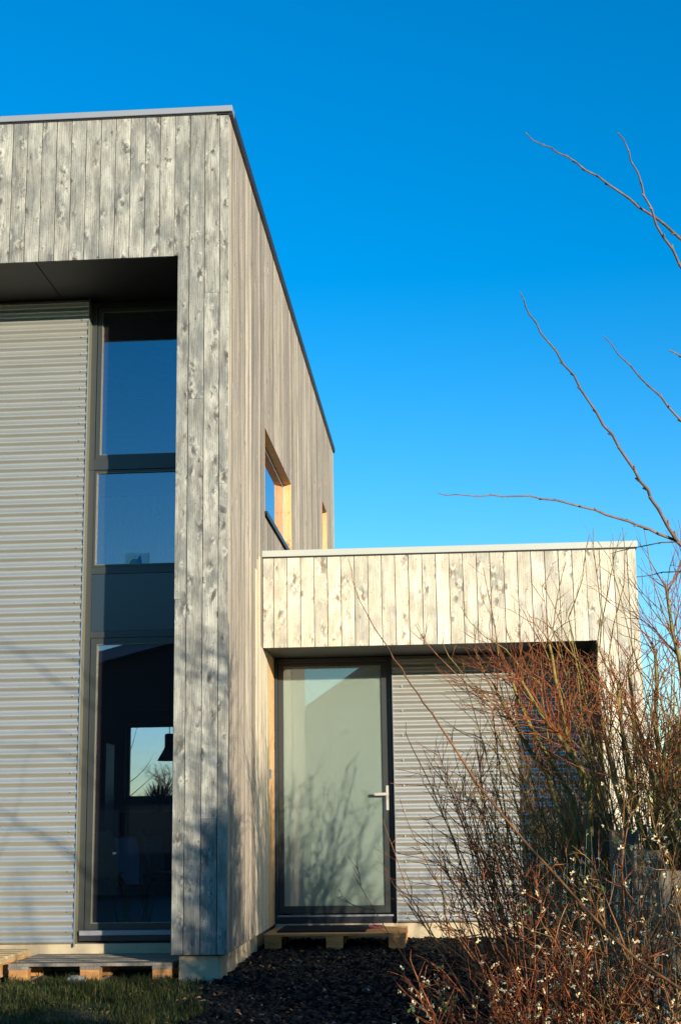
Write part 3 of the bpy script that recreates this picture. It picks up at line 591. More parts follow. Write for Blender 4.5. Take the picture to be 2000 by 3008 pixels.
POLY={"a1":[[1.977,-5.2,3.584],[2.009,-5.15,3.574],[2.058,-5.1,3.574],[2.09,-5.05,3.588],[2.116,-5.0,3.59],[2.165,-4.95,3.592],[2.202,-4.9,3.592],[2.247,-4.85,3.576],[2.305,-4.8,3.569],[2.353,-4.75,3.553],[2.445,-4.7,3.507],[2.491,-4.65,3.486],[2.56,-4.6,3.464],[2.611,-4.55,3.447],[2.662,-4.5,3.422],[2.707,-4.45,3.404],[2.803,-4.4,3.338]],
"a2":[[2.385,-4.9,3.715],[2.41,-4.867,3.703],[2.436,-4.833,3.663],[2.446,-4.8,3.632],[2.477,-4.767,3.597],[2.497,-4.733,3.552],[2.508,-4.7,3.516],[2.543,-4.667,3.468],[2.563,-4.633,3.409],[2.597,-4.6,3.362],[2.638,-4.567,3.321],[2.671,-4.533,3.257],[2.729,-4.5,3.171]],
"b1":[[1.928,-5.2,2.911],[1.945,-5.168,2.89],[1.951,-5.136,2.873],[1.969,-5.105,2.848],[1.994,-5.073,2.829],[2.013,-5.041,2.795],[2.075,-5.009,2.725],[2.101,-4.977,2.683],[2.146,-4.945,2.644],[2.172,-4.914,2.595],[2.234,-4.882,2.505],[2.263,-4.85,2.457],[2.301,-4.818,2.426],[2.332,-4.786,2.373],[2.391,-4.755,2.288],[2.414,-4.723,2.251],[2.45,-4.691,2.22],[2.463,-4.659,2.19],[2.499,-4.627,2.148],[2.535,-4.595,2.084],[2.566,-4.564,2.041],[2.588,-4.532,2.023],[2.637,-4.5,1.978]],
"b2":[[1.587,-5.1,2.136],[1.619,-5.065,2.135],[1.658,-5.029,2.146],[1.745,-4.994,2.143],[1.8,-4.959,2.155],[1.842,-4.924,2.156],[1.954,-4.888,2.163],[2.003,-4.853,2.157],[2.066,-4.818,2.157],[2.166,-4.782,2.135],[2.228,-4.747,2.127],[2.27,-4.712,2.114],[2.37,-4.676,2.09],[2.401,-4.641,2.082],[2.454,-4.606,2.072],[2.501,-4.571,2.055],[2.577,-4.535,2.032],[2.637,-4.5,1.978]],
"b3":[[2.277,-4.9,2.82],[2.314,-4.833,2.811],[2.351,-4.767,2.782],[2.406,-4.7,2.756],[2.454,-4.633,2.721],[2.501,-4.567,2.7],[2.56,-4.5,2.671],[2.598,-4.433,2.644],[2.661,-4.367,2.598],[2.765,-4.3,2.51]],
"b4":[[2.571,-4.7,2.814],[2.605,-4.633,2.827],[2.644,-4.567,2.828],[2.713,-4.5,2.808]],
"c1":[[2.32,-4.4,2.009],[2.363,-4.417,2.017],[2.42,-4.433,2.026],[2.459,-4.45,2.029],[2.522,-4.467,2.038],[2.585,-4.483,2.036],[2.64,-4.5,2.028]],
"c2":[[2.435,-4.3,1.92],[2.496,-4.32,1.923],[2.542,-4.34,1.932],[2.568,-4.36,1.928],[2.616,-4.38,1.928],[2.679,-4.4,1.935]],
"e":[[1.075,-2.6,2.346],[1.098,-2.677,2.266],[1.107,-2.754,2.195],[1.144,-2.831,2.08],[1.199,-2.908,1.971],[1.233,-2.985,1.898],[1.278,-3.062,1.826],[1.315,-3.138,1.766],[1.336,-3.215,1.71],[1.38,-3.292,1.652],[1.399,-3.369,1.606],[1.428,-3.446,1.553],[1.465,-3.523,1.499],[1.488,-3.6,1.451],[1.531,-3.677,1.393],[1.562,-3.754,1.335],[1.622,-3.831,1.235],[1.729,-3.908,1.052],[1.837,-3.985,0.91],[1.943,-4.062,0.776],[2.04,-4.138,0.664],[2.142,-4.215,0.542],[2.241,-4.292,0.428],[2.349,-4.369,0.323],[2.419,-4.446,0.277],[2.497,-4.523,0.224],[2.598,-4.6,0.175]],
"p1":[[2.273,-1.2,2.042],[2.296,-1.171,1.932],[2.313,-1.143,1.777],[2.343,-1.114,1.644],[2.365,-1.086,1.478],[2.401,-1.057,1.357],[2.451,-1.029,1.202],[2.506,-1.0,1.026]],
"p2":[[2.023,-1.1,1.832],[2.052,-1.067,1.733],[2.084,-1.033,1.645],[2.137,-1.0,1.522],[2.212,-0.967,1.376],[2.308,-0.933,1.208],[2.404,-0.9,1.029]],
"p3":[[2.076,-1.3,1.778],[2.129,-1.267,1.691],[2.182,-1.233,1.594],[2.236,-1.2,1.518],[2.302,-1.167,1.441],[2.386,-1.133,1.309],[2.503,-1.1,1.144]],
"p4":[[2.804,-1.0,1.888],[2.803,-1.04,1.754],[2.814,-1.08,1.548],[2.846,-1.12,1.412],[2.864,-1.16,1.256],[2.903,-1.2,1.081]],
"p5":[[2.707,-1.2,1.735],[2.708,-1.18,1.61],[2.721,-1.16,1.445],[2.745,-1.14,1.325],[2.756,-1.12,1.194],[2.771,-1.1,1.02]],
"p6":[[2.568,-0.9,1.789],[2.58,-0.94,1.699],[2.608,-0.98,1.559],[2.625,-1.02,1.422],[2.646,-1.06,1.275],[2.676,-1.1,1.087]],
"p7":[[1.927,-0.8,1.795],[1.958,-0.82,1.711],[2.021,-0.84,1.569],[2.085,-0.86,1.464],[2.147,-0.88,1.337],[2.253,-0.9,1.187]],
"p8":[[3.016,-1.4,2.343],[3.022,-1.4,2.265],[3.04,-1.4,2.043],[3.061,-1.4,1.933],[3.073,-1.4,1.867],[3.088,-1.4,1.606],[3.036,-1.4,1.286]],
"p9":[[2.965,-1.0,2.028],[2.978,-1.04,1.954],[2.971,-1.08,1.747],[2.94,-1.12,1.521],[2.943,-1.16,1.299],[2.967,-1.2,1.08]],
"p10":[[2.924,-1.6,1.341],[2.908,-1.6,1.237],[2.888,-1.6,1.093],[2.922,-1.6,0.969]],
"t1":[[1.717,-1.2,2.266],[1.77,-1.2,2.167],[1.868,-1.2,2.063],[1.999,-1.2,1.98],[2.084,-1.2,1.866],[2.213,-1.2,1.751]],
"t2":[[1.876,-1.1,2.539],[1.895,-1.075,2.414],[1.924,-1.05,2.254],[1.943,-1.025,2.118],[1.96,-1.0,1.936]],
"t3":[[2.197,-1.3,2.166],[2.268,-1.283,2.121],[2.343,-1.267,2.032],[2.407,-1.25,1.943],[2.493,-1.233,1.854],[2.588,-1.217,1.742],[2.695,-1.2,1.652]],
"t4":[[2.253,-1.2,2.407],[2.316,-1.175,2.272],[2.368,-1.15,2.137],[2.411,-1.125,2.037],[2.452,-1.1,1.914]],
"t5":[[2.611,-1.1,2.788],[2.609,-1.08,2.651],[2.625,-1.06,2.467],[2.643,-1.04,2.238],[2.613,-1.02,2.057],[2.6,-1.0,1.876]],
"t6":[[2.818,-1.0,2.803],[2.821,-1.025,2.644],[2.799,-1.05,2.406],[2.713,-1.075,2.139],[2.665,-1.1,1.909]],
"t7":[[2.779,-1.2,2.728],[2.725,-1.175,2.56],[2.683,-1.15,2.358],[2.629,-1.125,2.134],[2.612,-1.1,1.978]],
"t8":[[2.594,-1.0,2.762],[2.566,-1.0,2.656],[2.533,-1.0,2.456],[2.48,-1.0,2.317],[2.429,-1.0,2.202]],
"t9":[[2.604,-1.4,2.636],[2.677,-1.383,2.524],[2.705,-1.367,2.391],[2.743,-1.35,2.235],[2.786,-1.333,1.991],[2.832,-1.317,1.804],[2.894,-1.3,1.531]],
"t10":[[2.789,-1.4,2.394],[2.869,-1.4,2.269],[2.959,-1.4,2.133],[3.039,-1.4,2.021],[3.118,-1.4,1.91]],
"t11":[[2.901,-1.4,2.707],[2.926,-1.4,2.492],[2.949,-1.4,2.323],[2.993,-1.4,2.155],[3.049,-1.4,1.999]],
"t12":[[2.43,-1.0,2.583],[2.382,-1.0,2.425],[2.353,-1.0,2.297],[2.322,-1.0,2.112]],
"t13":[[1.419,-1.2,2.153],[1.472,-1.16,2.054],[1.56,-1.12,1.954],[1.659,-1.08,1.854],[1.792,-1.04,1.729],[1.903,-1.0,1.617]],
"t14":[[1.591,-1.2,2.029],[1.628,-1.15,1.949],[1.737,-1.1,1.816],[1.848,-1.05,1.705],[1.947,-1.0,1.593]],
"r1":[[1.133,-0.2,0.925],[1.168,-0.317,0.827],[1.223,-0.433,0.687],[1.268,-0.55,0.552],[1.312,-0.667,0.438],[1.398,-0.783,0.31],[1.496,-0.9,0.138]],
"r2":[[1.26,-0.2,1.049],[1.306,-0.34,0.913],[1.369,-0.48,0.773],[1.438,-0.62,0.637],[1.505,-0.76,0.515],[1.569,-0.9,0.365]],
"r3":[[1.153,-0.2,0.559],[1.215,-0.34,0.458],[1.297,-0.48,0.361],[1.394,-0.62,0.267],[1.461,-0.76,0.152],[1.56,-0.9,0.057]],
"o1":[[2.147,-4.2,0.023],[2.108,-4.0,0.041],[2.008,-3.8,0.133],[1.948,-3.6,0.271],[1.88,-3.4,0.332],[1.806,-3.2,0.374],[1.753,-3.0,0.394]],
"o2":[[1.99,-4.0,0.042],[1.93,-3.8,0.111],[1.881,-3.6,0.187],[1.844,-3.4,0.246],[1.787,-3.2,0.309]],
"o3":[[1.848,-3.0,-0.072],[1.811,-2.667,0.023],[1.712,-2.333,0.113],[1.583,-2.0,0.186],[1.483,-1.667,0.229],[1.386,-1.333,0.308],[1.325,-1.0,0.373]],
"w1":[[2.175,-2.8,1.04],[2.201,-2.833,0.972],[2.247,-2.867,0.874],[2.283,-2.9,0.76],[2.318,-2.933,0.649],[2.354,-2.967,0.555],[2.38,-3.0,0.472]]}

def poly(name): return np.array(POLY[name])
def dense(P,k=3):
    t=np.arange(len(P)); tt=np.linspace(0,len(P)-1,(len(P)-1)*k+1); return np.stack([np.interp(tt,t,P[:,i]) for i in range(3)],1)
def flowers(tips,rng,n,size,name,mat,parent,spread=.02):
    m=MB()
    for _ in range(n):
        c=Vector(tips[rng.randrange(len(tips))])+Vector((rng.gauss(0,spread),rng.gauss(0,spread),rng.gauss(0,spread)))
        for k in range(rng.randint(4,6)):
            a=Vector((rng.gauss(0,1),rng.gauss(0,1),rng.gauss(0,1))).normalized(); b=a.orthogonal().normalized(); s=size*rng.uniform(.6,1.2); i=len(m.v)
            m.v+=[tuple(c),tuple(c+a*s*.6+b*s*.35),tuple(c+a*s*1.1),tuple(c+a*s*.6-b*s*.35)]; m.f.append((i,i+1,i+2,i+3))
    o=m.build(name,mat,parent); o['kind']='stuff'; return o
petal=plain('cream_petals',(.85,.70,.38),.6,var=.15); leafm=plain('green_leaf',(.06,.10,.025),.5,var=.4,scale=20); dryleaf=plain('dry_leaf',(.30,.15,.06),.7,var=.4,scale=15)
def stems(T,rng,base,n,fan,lr,r,lean,seg=14,wob=.035,lift=.0,spread=.15,sidekw=None,tips=None):
    out=[]
    for _ in range(n):
        x,y=base[0]+rng.gauss(0,spread),base[1]+rng.gauss(0,spread); d=np.array([rng.gauss(lean[0],fan),rng.gauss(lean[1],fan),1.0]); l=rng.uniform(*lr)
        S=grow(rng,(x,y,gz(x,y)-.03),d,l,seg,wob,lift); rr=r*rng.uniform(.7,1.25); T.add(S,rr,rr*.35,4,.25,rng)
        if sidekw: side_twigs(T,rng,S,tips=tips,**sidekw)
        out.append(S)
    return out
# shrub of cut olive stems in the middle
def pruned_shrub(names,base,label,seed,n_side):
    e=empty('shrub',(base[0],base[1],gz(*base))); tag(e,label,'shrub','bare shrubs along the fence'); rng=random.Random(seed); T=Twigs(); W=Twigs(); loc=(base[0],base[1],gz(*base))
    for nm in names:
        P=poly(nm); tip=P[0]; end=P[-1]; b=np.array([base[0]+rng.gauss(0,.1),base[1]+rng.gauss(0,.1),gz(*base)-.05])
        P=np.vstack([P,end*.5+b*.5+np.array([0,0,-.05]),b]); D=dense(P,3)[::-1]; T.add(D,.020,.0085,6,.12,rng)
        side_twigs(W,rng,D,n_side,.3,.9,.0034,3,.3,(.35,1.0),.015,curl=.13)
    T.build('stems',Bk['olive'],e,loc).location=(0,0,0); w_=W.build('twigs',Bk['red'],e,loc); w_.location=(0,0,0); w_['kind']='stuff'
    return e
def fine_shrub(base,label,seed,n,fan,lr,lean,tw,names=(),mat='brown',tmat='red',r=.006,nfl=0,lift=0.0,group='bare shrubs along the fence',nside=11,lside=(.15,.55),spread=.15,green=0,nm='shrub'):
    e=empty(nm,(base[0],base[1],gz(*base))); tag(e,label,'shrub',group); rng=random.Random(seed); T=Twigs(); W=Twigs(); loc=(base[0],base[1],gz(*base)); tips=[]
    st=stems(T,rng,base,n,fan,lr,r,lean,spread=spread,lift=lift)
    for S in st: side_twigs(W,rng,S,nside,lside[0],lside[1],.0030,tw,.2,(.35,1.0),.015,tips,.12)
    for q in names:
        P=dense(poly(q),2)[::-1]; b=np.array([base[0],base[1],gz(*base)]); 
        if q[0] in 'tr': P=np.vstack([b,(b+P[0])/2+np.array([0,0,.15]),P])
        T.add(dense(P,2),.0045,.0018,4,.35,rng); side_twigs(W,rng,P,4,.1,.35,.0018,1,.3)
    T.build('stems',Bk[mat],e,loc).location=(0,0,0); w_=W.build('twigs',Bk[tmat],e,loc); w_.location=(0,0,0); w_['kind']='stuff'
    tips=[np.array(t)-np.array(loc) for t in tips]
    if nfl: flowers(tips,rng,int(nfl*1.5),.0145,'flowers',petal,e)
    if green: flowers(tips,rng,green,.026,'leaves',leafm,e)
    return e
pruned_shrub(['p1','p2','p3','p7'],(2.62,-.65),'shrub of thick olive stems cut at the top before the dark annex recess',11,27)
pruned_shrub(['p4','p5','p6','p9'],(3.0,-.95),'shrub of olive pruned stems in front of the pale right corner of the annex',12,22)
pruned_shrub(['p8','p10'],(3.35,-1.5),'bare shrub with a tall knobbly stem against the sky right of the annex',13,34)
fine_shrub((2.1,.55),'reddish bare shrub nearest the glazed door, in front of the corrugated annex wall',21,38,.22,(1.0,2.0),(-.22,-.1),2,['r1','r2','r3','t13'],'brown','red',.006,0)
fine_shrub((2.45,-.1),'brown twiggy shrub in front of the middle of the annex recess',22,36,.24,(1.2,2.3),(-.15,-.1),2,['t14','t1','t2'],'olive','gold',.007,8,nside=14)
fine_shrub((2.85,-.8),'tall fine-twigged shrub reaching above the annex fascia near its right end',23,52,.22,(1.4,2.6),(0,0),2,['t4','t5','t12','t8','t3'],'olive','gold',.007,10)
fine_shrub((3.25,-1.2),'fine-twigged shrub overlapping the right corner of the annex and the sky',24,52,.2,(1.4,2.5),(.03,0),2,['t6','t7','t9','t10','t11'],'olive','brown',.007,0,green=14)
fine_shrub((2.15,-1.3),'low red-stemmed shrub on the dark slate chippings, left of the fence',25,44,.34,(.5,1.2),(-.25,-.1),2,[],'red','red',.005,25,nside=6,lside=(.1,.4),spread=.3)
fl='cream-flowered shrubs in the foreground'
fine_shrub((2.75,-2.1),'orange-brown shrub with a few blossoms directly before the grey sleepers',34,18,.26,(.8,1.5),(0,0),2,[],'brown','gold',.006,110,group=fl,nside=10,lside=(.1,.4),spread=.22,green=20)
fine_shrub((2.35,-3.0),'winter-flowering shrub with cream blossoms low in front of the fence',31,52,.34,(.6,1.25),(-.10,-.1),2,['o3'],'brown','red',.005,230,group=fl,nside=9,lside=(.1,.35),spread=.22,green=30)
fine_shrub((2.62,-3.6),'cream-blossomed shrub overlapping the grey sleepers at the right edge of the picture',32,42,.30,(.6,1.3),(0,-.05),2,['w1'],'brown','gold',.005,230,group=fl,nside=9,lside=(.1,.35),spread=.22,green=30)
fine_shrub((2.05,-3.4),'sprawling orange-stemmed shrub with blossoms in the bottom right corner',33,48,.5,(.4,.9),(-.15,0),2,['o1','o2'],'red','red',.005,180,group=fl,nside=8,lside=(.1,.35),spread=.25,green=30)
# tree standing just right of the view, its long shoots cross the sky
def shoot_tree():
    base=(3.55,-4.55); loc=(base[0],base[1],gz(*base)); e=empty('young_tree',loc); tag(e,'young tree at the right edge with long bare shoots across the blue sky','tree')
    rng=random.Random(4); T=Twigs(); Bm=Twigs(); Eb=Twigs()
    tr=grow(rng,(base[0],base[1],gz(*base)-.1),(-.03,0,1),3.9,16,.02); T.add(tr,.045,.016,8)
    side_twigs(Bm,rng,tr,95,.45,1.05,.0060,2,.34,(.6,1.25),.03)
    def near(z): return tr[np.argmin(abs(tr[:,2]-z))]
    j=poly('b1')[-1]
    for q,r0,r1,zt in [('a1',.0095,.0022,3.0),('a2',.009,.0026,2.9),('b1',.011,.0022,None),('b2',.009,.0018,None),('b3',.008,.002,2.2),('b4',.006,.003,2.3),('c1',.005,.0016,1.5),('c2',.005,.0018,1.35),('e',.0095,.0018,-.1)]:
        P=poly(q)[::-1]
        zz=(j[2]-.45) if zt is None else zt
        s=near(zz) if q!='e' else np.array([3.5,-4.6,.1])
        P=np.vstack([s,(s+P[0])/2+np.array([0,0,-.04]),P]); 
        BT=Eb if q=='e' else Bm; BT.add(dense(P,3),r0*.80,r1*.85,6,.0,rng)
        for k,pt in enumerate(P[2:-1]): # buds at the nodes
            d=perp(rng,P[min(k+3,len(P)-1)]-pt,.6); rr=r0+(r1-r0)*(k+2)/len(P)
            BT.add(np.array([pt,pt+d*rr*1.3,pt+d*rr*2.6]),rr*.95,rr*.45,5)
    T.build('trunk',Bk['grey'],e,loc).location=(0,0,0); s_=Bm.build('shoots',Bk['grey'],e,loc); s_.location=(0,0,0); s_['kind']='stuff'; Eb.build('low_branch',Bk['brown'],e,loc).location=(0,0,0)
shoot_tree()
def add_shade_tree(base,h,z0,n,lmax,r,seed,label):  # unseen trees added with high crowns to shade the wall foot
    e=empty('shade_tree',(base[0],base[1],gz(*base))); tag(e,label,'tree','added shade trees right of the garden'); rng=random.Random(seed); T=Twigs(); W=Twigs(); loc=(base[0],base[1],gz(*base))
    for k in range(3):
        tr=grow(rng,(base[0]+.08*k,base[1]-.06*k,gz(*base)-.05),(rng.gauss(0,.06),rng.gauss(0,.06),1),h,14,.03); T.add(tr,.03,.01,6)
        side_twigs(W,rng,tr,n//3,.2,lmax,r,2,z0/h,(.5,1.2),.02)
    T.build('trunk',Bk['brown'],e,loc).location=(0,0,0); w_=W.build('crown',Bk['brown'],e,loc); w_.location=(0,0,0); w_['kind']='stuff'
add_shade_tree((3.25,-4.15),2.2,1.1,200,.42,.010,61,'added unseen bare tree behind the flowering shrubs, crown shaped to shade the wall foot')
add_shade_tree((4.0,-5.1),2.6,1.15,330,.75,.011,62,'added unseen many-branched tree next to the young tree, dense crown shading the wall foot')
add_shade_tree((4.6,-3.9),2.3,1.0,260,.7,.011,63,'added unseen bare tree in line with the annex, there to shade the wall foot')
# hedge and tree out of frame on the sun side: they shade the ground and dapple the wall foot
def shade_shrub(base,h,seed,n,label):
    e=fine_shrub(base,label,seed,n,.25,(h*.7,h*1.15),(0,0),1,[],'brown','brown',.009,0,group='hedge shrubs right of the garden',nside=12,lside=(.2,.6),spread=.3); return e
hl=['tall bare hedge shrub beyond the right edge, nearest the annex','bare hedge shrub beyond the right edge, behind the young tree','bare hedge shrub at the right of the camera','thick bare hedge shrub farther right of the camera','bare hedge shrub on the sunny side of the lawn','bare hedge shrub at the near end of the hedge']
for k,(x,y,h,n) in enumerate([(4.3,-2.0,1.9,50),(4.6,-3.6,1.8,50),(5.0,-5.2,2.3,50),(4.0,-7.2,2.4,45),(5.2,-6.8,2.7,50),(4.1,-8.8,2.0,40)]): shade_shrub((x,y),h,50+k,n,hl[k])
# unseen hedge added as a leaf screen, keeps the low sun off the lawn
e=empty('shade_screen',(3.6,-7.4,-.6)); tag(e,'added unseen leaf screen on the sunny side, shading the lawn','hedge')
rng=random.Random(8); m=MB()
for i in range(9000):
    t=rng.uniform(-7,7); u=rng.uniform(-.35,.35); z=rng.uniform(0,1.5)+.08*math.sin(t*2.2); c=Vector((t*.10+u*.8,-t*.14+u*.6,z)); a=Vector((rng.gauss(0,1),rng.gauss(0,1),rng.gauss(0,1))).normalized(); b=a.orthogonal().normalized(); s=.05; n=len(m.v)
    m.v+=[tuple(c-a*s),tuple(c+b*s*.5),tuple(c+a*s),tuple(c-b*s*.5)]; m.f.append((n,n+1,n+2,n+3))
m.build('foliage',leafm,e)['kind']='stuff'
# ---------------- fence of upright sleepers, with wire
fe=empty('sleeper_fence',(2.3,.2,-.2)); tag(fe,'stepped fence of upright grey sleepers behind the shrubs, lower towards the right','fence')
SL=[[2.188,2.377,.2,.966],[2.361,2.539,-.3,1.013],[2.502,2.663,-.8,.93],[2.613,2.759,-1.3,.824],[2.694,2.809,-1.8,.709],[2.728,2.88,-2.4,.613],[2.796,2.951,-3.0,.566],[2.87,3.03,-3.6,.5]]
for x0,x1,y,z in SL:
    zb=gz(x0,y)-.15; wdt=max(.17,x1-x0); o=MB().box(-wdt/2,wdt/2,0,.14,0,z-zb).build('sleeper',Mt['sleeper'],None,bevel=.006); o.parent=fe; o.location=((x0+x1)/2-2.3,y-.2,zb+.2)
m=MB(); rng=random.Random(9)
wire=empty('wire_netting',(2.2,-.6,-.2)); tag(wire,'galvanised wire netting hanging in front of the grey sleepers','fence')
for i in range(44):
    t=i/43; x=2.12+.80*t**.8; y=-.12-3.2*t; z0=gz(x,y); z1=.97-.45*t+rng.uniform(-.25,.05); pts=[(x-2.2+rng.gauss(0,.004)+.02*math.sin(k+i),y+.6,z0+.2+(z1-z0)*k/6) for k in range(7)]; m.tube(pts,.0013,4)
for r in range(5):
    m.tube([(2.12+.80*(i/30)**.8-2.2,-.12-3.2*i/30+.6,.2+gz(2.5,-3.2*i/30)+.08+(.85-.4*i/30)*(r+.5)/5+.008*math.sin(i*2.1+r)) for i in range(31)],.0012,4)
m.build('wires',Mt['chrome'],wire)['kind']='stuff'
# ---------------- slate chippings, grass, leaves, stones
def on_grass(x,y): return x < .02+.12*math.sin(y*3.)+.06*math.sin(y*9)-.55*max(0,y+.25)*1.2+.12*min(0,y+.6)
rng=np.random.default_rng(2)
def chips(n,xr,yr,size,name,mats,label,test):
    X=rng.uniform(*xr,n); Y=rng.uniform(*yr,n); keep=np.array([test(a,b) for a,b in zip(X,Y)]); X=X[keep];Y=Y[keep]; n=len(X)
    Z=np.array([gz(a,b) for a,b in zip(X,Y)])-.006+rng.uniform(0,.022,n)
    base=np.array([[-1,-.7,-.14],[.9,-.8,-.16],[1,.6,-.12],[-.7,.8,-.15],[-.9,-.6,.14],[.8,-.7,.17],[.85,.6,.12],[-.6,.7,.16]])
    F=np.array([[0,3,2,1],[4,5,6,7],[0,1,5,4],[1,2,6,5],[2,3,7,6],[3,0,4,7]])
    s=rng.uniform(.5,1.25,n)*size; a=rng.uniform(0,6.28,n); tx=rng.normal(0,.35,n); ty=rng.normal(0,.35,n)
    b=base[None]*(1+rng.normal(0,.16,(n,8,3)))*s[:,None,None]
    x=b[...,0]*np.cos(a)[:,None]-b[...,1]*np.sin(a)[:,None]; y=b[...,0]*np.sin(a)[:,None]+b[...,1]*np.cos(a)[:,None]; z=b[...,2]+x*tx[:,None]+y*ty[:,None]
    V=np.stack([x+X[:,None],y+Y[:,None],z+Z[:,None]],-1).reshape(-1,3); FF=(F[None]+8*np.arange(n)[:,None,None]).reshape(-1,4)
    me=bpy.data.meshes.new(name); me.vertices.add(len(V)); me.vertices.foreach_set('co',V.ravel()); me.loops.add(FF.size); me.loops.foreach_set('vertex_index',FF.ravel().astype(np.int32)); me.polygons.add(len(FF)); me.polygons.foreach_set('loop_start',np.arange(0,FF.size,4,dtype=np.int32)); me.polygons.foreach_set('loop_total',np.full(len(FF),4,np.int32)); me.materials.append(mats); me.update(calc_edges=True)
    return tag(link(bpy.data.objects.new(name,me)),label,'stones',kind='stuff')
g=NG('slate'); ge=g.n('NewGeometry').outputs['Random Per Island']; g.l(g.ramp(ge,[(0.0,(.004,.004,.005)),(.6,(.010,.011,.012)),(.94,(.022,.020,.018)),(.985,(.14,.09,.05)),(1.0,(.3,.28,.25))]),g.b.inputs['Base Color']); g.set(Roughness=.8); g.b.inputs['Specular IOR Level'].default_value=.2; slate=g.m
hz=lambda x,y: not on_grass(x,y) and not(x<-.04 and y>.04) and not (y>2.92)
chips(60000,(-.6,3.6),(-3.9,3.0),.021,'slate_chips',slate,'dark slate chippings covering the ground in front of the door',hz)
# grass
def grass(n,xr,yr,name,label,test,h=(.03,.085)):
    X=rng.uniform(*xr,n); Y=rng.uniform(*yr,n); keep=np.array([test(a,b) for a,b in zip(X,Y)]); X=X[keep];Y=Y[keep]; n=len(X); Z=np.array([gz(a,b) for a,b in zip(X,Y)])-.012
    H=rng.uniform(*h,n)*np.clip(.75+.5*np.sin(X*3+1)*np.sin(Y*4)+.45*np.sin(X*11+2*np.sin(Y*7))*np.sin(Y*13),.2,2); a=rng.uniform(0,6.28,n); ln=rng.uniform(.1,.9,n)*H; w_=rng.uniform(.0018,.004,n); dx,dy=np.cos(a),np.sin(a)
    O=np.stack([X,Y,Z],-1); Sd=np.stack([-dy*w_,dx*w_,0*w_],-1); D=np.stack([dx*ln,dy*ln,0*ln],-1); U=np.stack([0*H,0*H,H],-1)
    V=np.stack([O-Sd,O+Sd,O+.55*U+.3*D+.7*Sd,O+.55*U+.3*D-.7*Sd,O+U+D],1).reshape(-1,3)
    me=bpy.data.meshes.new(name); me.vertices.add(len(V)); me.vertices.foreach_set('co',V.ravel()); i0=5*np.arange(n)[:,None]
    loops=np.concatenate([i0+0,i0+1,i0+2,i0+3,i0+3,i0+2,i0+4],1).ravel().astype(np.int32); st=np.stack([7*np.arange(n),7*np.arange(n)+4],1).ravel().astype(np.int32)
    me.loops.add(len(loops)); me.loops.foreach_set('vertex_index',loops); me.polygons.add(2*n); me.polygons.foreach_set('loop_start',st); me.polygons.foreach_set('loop_total',np.tile([4,3],n).astype(np.int32))
    g=NG('grass_blades'); ge=g.n('NewGeometry').outputs['Random Per Island']; g.l(g.ramp(ge,[(0.0,(.012,.020,.005)),(.65,(.035,.052,.010)),(.88,(.08,.075,.024)),(1.0,(.16,.13,.05))]),g.b.inputs['Base Color']); g.set(Roughness=.7); g.b.inputs['Specular IOR Level'].default_value=.2; me.materials.append(g.m); me.update(calc_edges=True)
    return tag(link(bpy.data.objects.new(name,me)),label,'grass',kind='stuff')
grass(100000,(-3.6,.5),(-4.4,.86),'grass','short winter grass on the lawn in front of the tall window',lambda x,y:on_grass(x,y) and not(x>-.36 and y>.04) and not (-1.6<x<-.42 and .12<y<.86 and rng.random()<.97) and not (x<-1.62 and y>.05))
grass(2500,(1.2,3.6),(-3.4,1.8),'ground_cover','low green weeds scattered under the shrubs',lambda x,y:math.sin(x*5)*math.sin(y*6)>.35,(.02,.05))
def leaves(n,xr,yr,seed):
    m=MB(); q=random.Random(seed)
    for _ in range(n):
        x,y=q.uniform(*xr),q.uniform(*yr); 
        if (x<-.04 and y>.04): continue
        c=Vector((x,y,gz(x,y)+.022)); a=Vector((q.gauss(0,1),q.gauss(0,1),q.gauss(0,.35))).normalized(); b=a.cross(Vector((q.gauss(0,.3),q.gauss(0,.3),1))).normalized(); s=q.uniform(.008,.022); i=len(m.v)
        m.v+=[tuple(c-a*s),tuple(c+b*s*.6+Vector((0,0,s*.3))),tuple(c+a*s),tuple(c-b*s*.6+Vector((0,0,s*.3)))]; m.f+=[(i,i+1,i+2),(i,i+2,i+3)]
    tag(m.build('fallen_leaves',dryleaf),'dry brown leaves scattered over the slate and grass','leaves',kind='stuff')
leaves(750,(-1.4,3.4),(-3.2,1.95),3)
def stone(loc,s,seed,label,mat):
    q=random.Random(seed); bm=bmesh.new(); bmesh.ops.create_icosphere(bm,subdivisions=2,radius=1)
    for v in bm.verts: v.co=Vector((v.co.x*s[0],v.co.y*s[1],v.co.z*s[2]))*(1+q.uniform(-.12,.12))
    me=bpy.data.meshes.new('stone'); bm.to_mesh(me); bm.free(); me.materials.append(mat); o=bpy.data.objects.new('stone',me); o.location=loc; link(o); tag(o,label,'stone')
stm=plain('pale_stone',(.30,.29,.25),.9,var=.3,scale=20,bump=.4)
stone((-1.10,.07,-.19),(.085,.06,.04),1,'pale rounded stone under the front edge of the grey pallet',stm)
stone((-.47,.10,-.205),(.06,.05,.02),2,'flat pale stone between the grey pallet and the plinth corner',stm)
stone((1.02,-.45,-.21),(.016,.014,.012),3,'tiny white pebble lying alone on the dark slate',plain('white_pebble',(.8,.78,.7),.7))
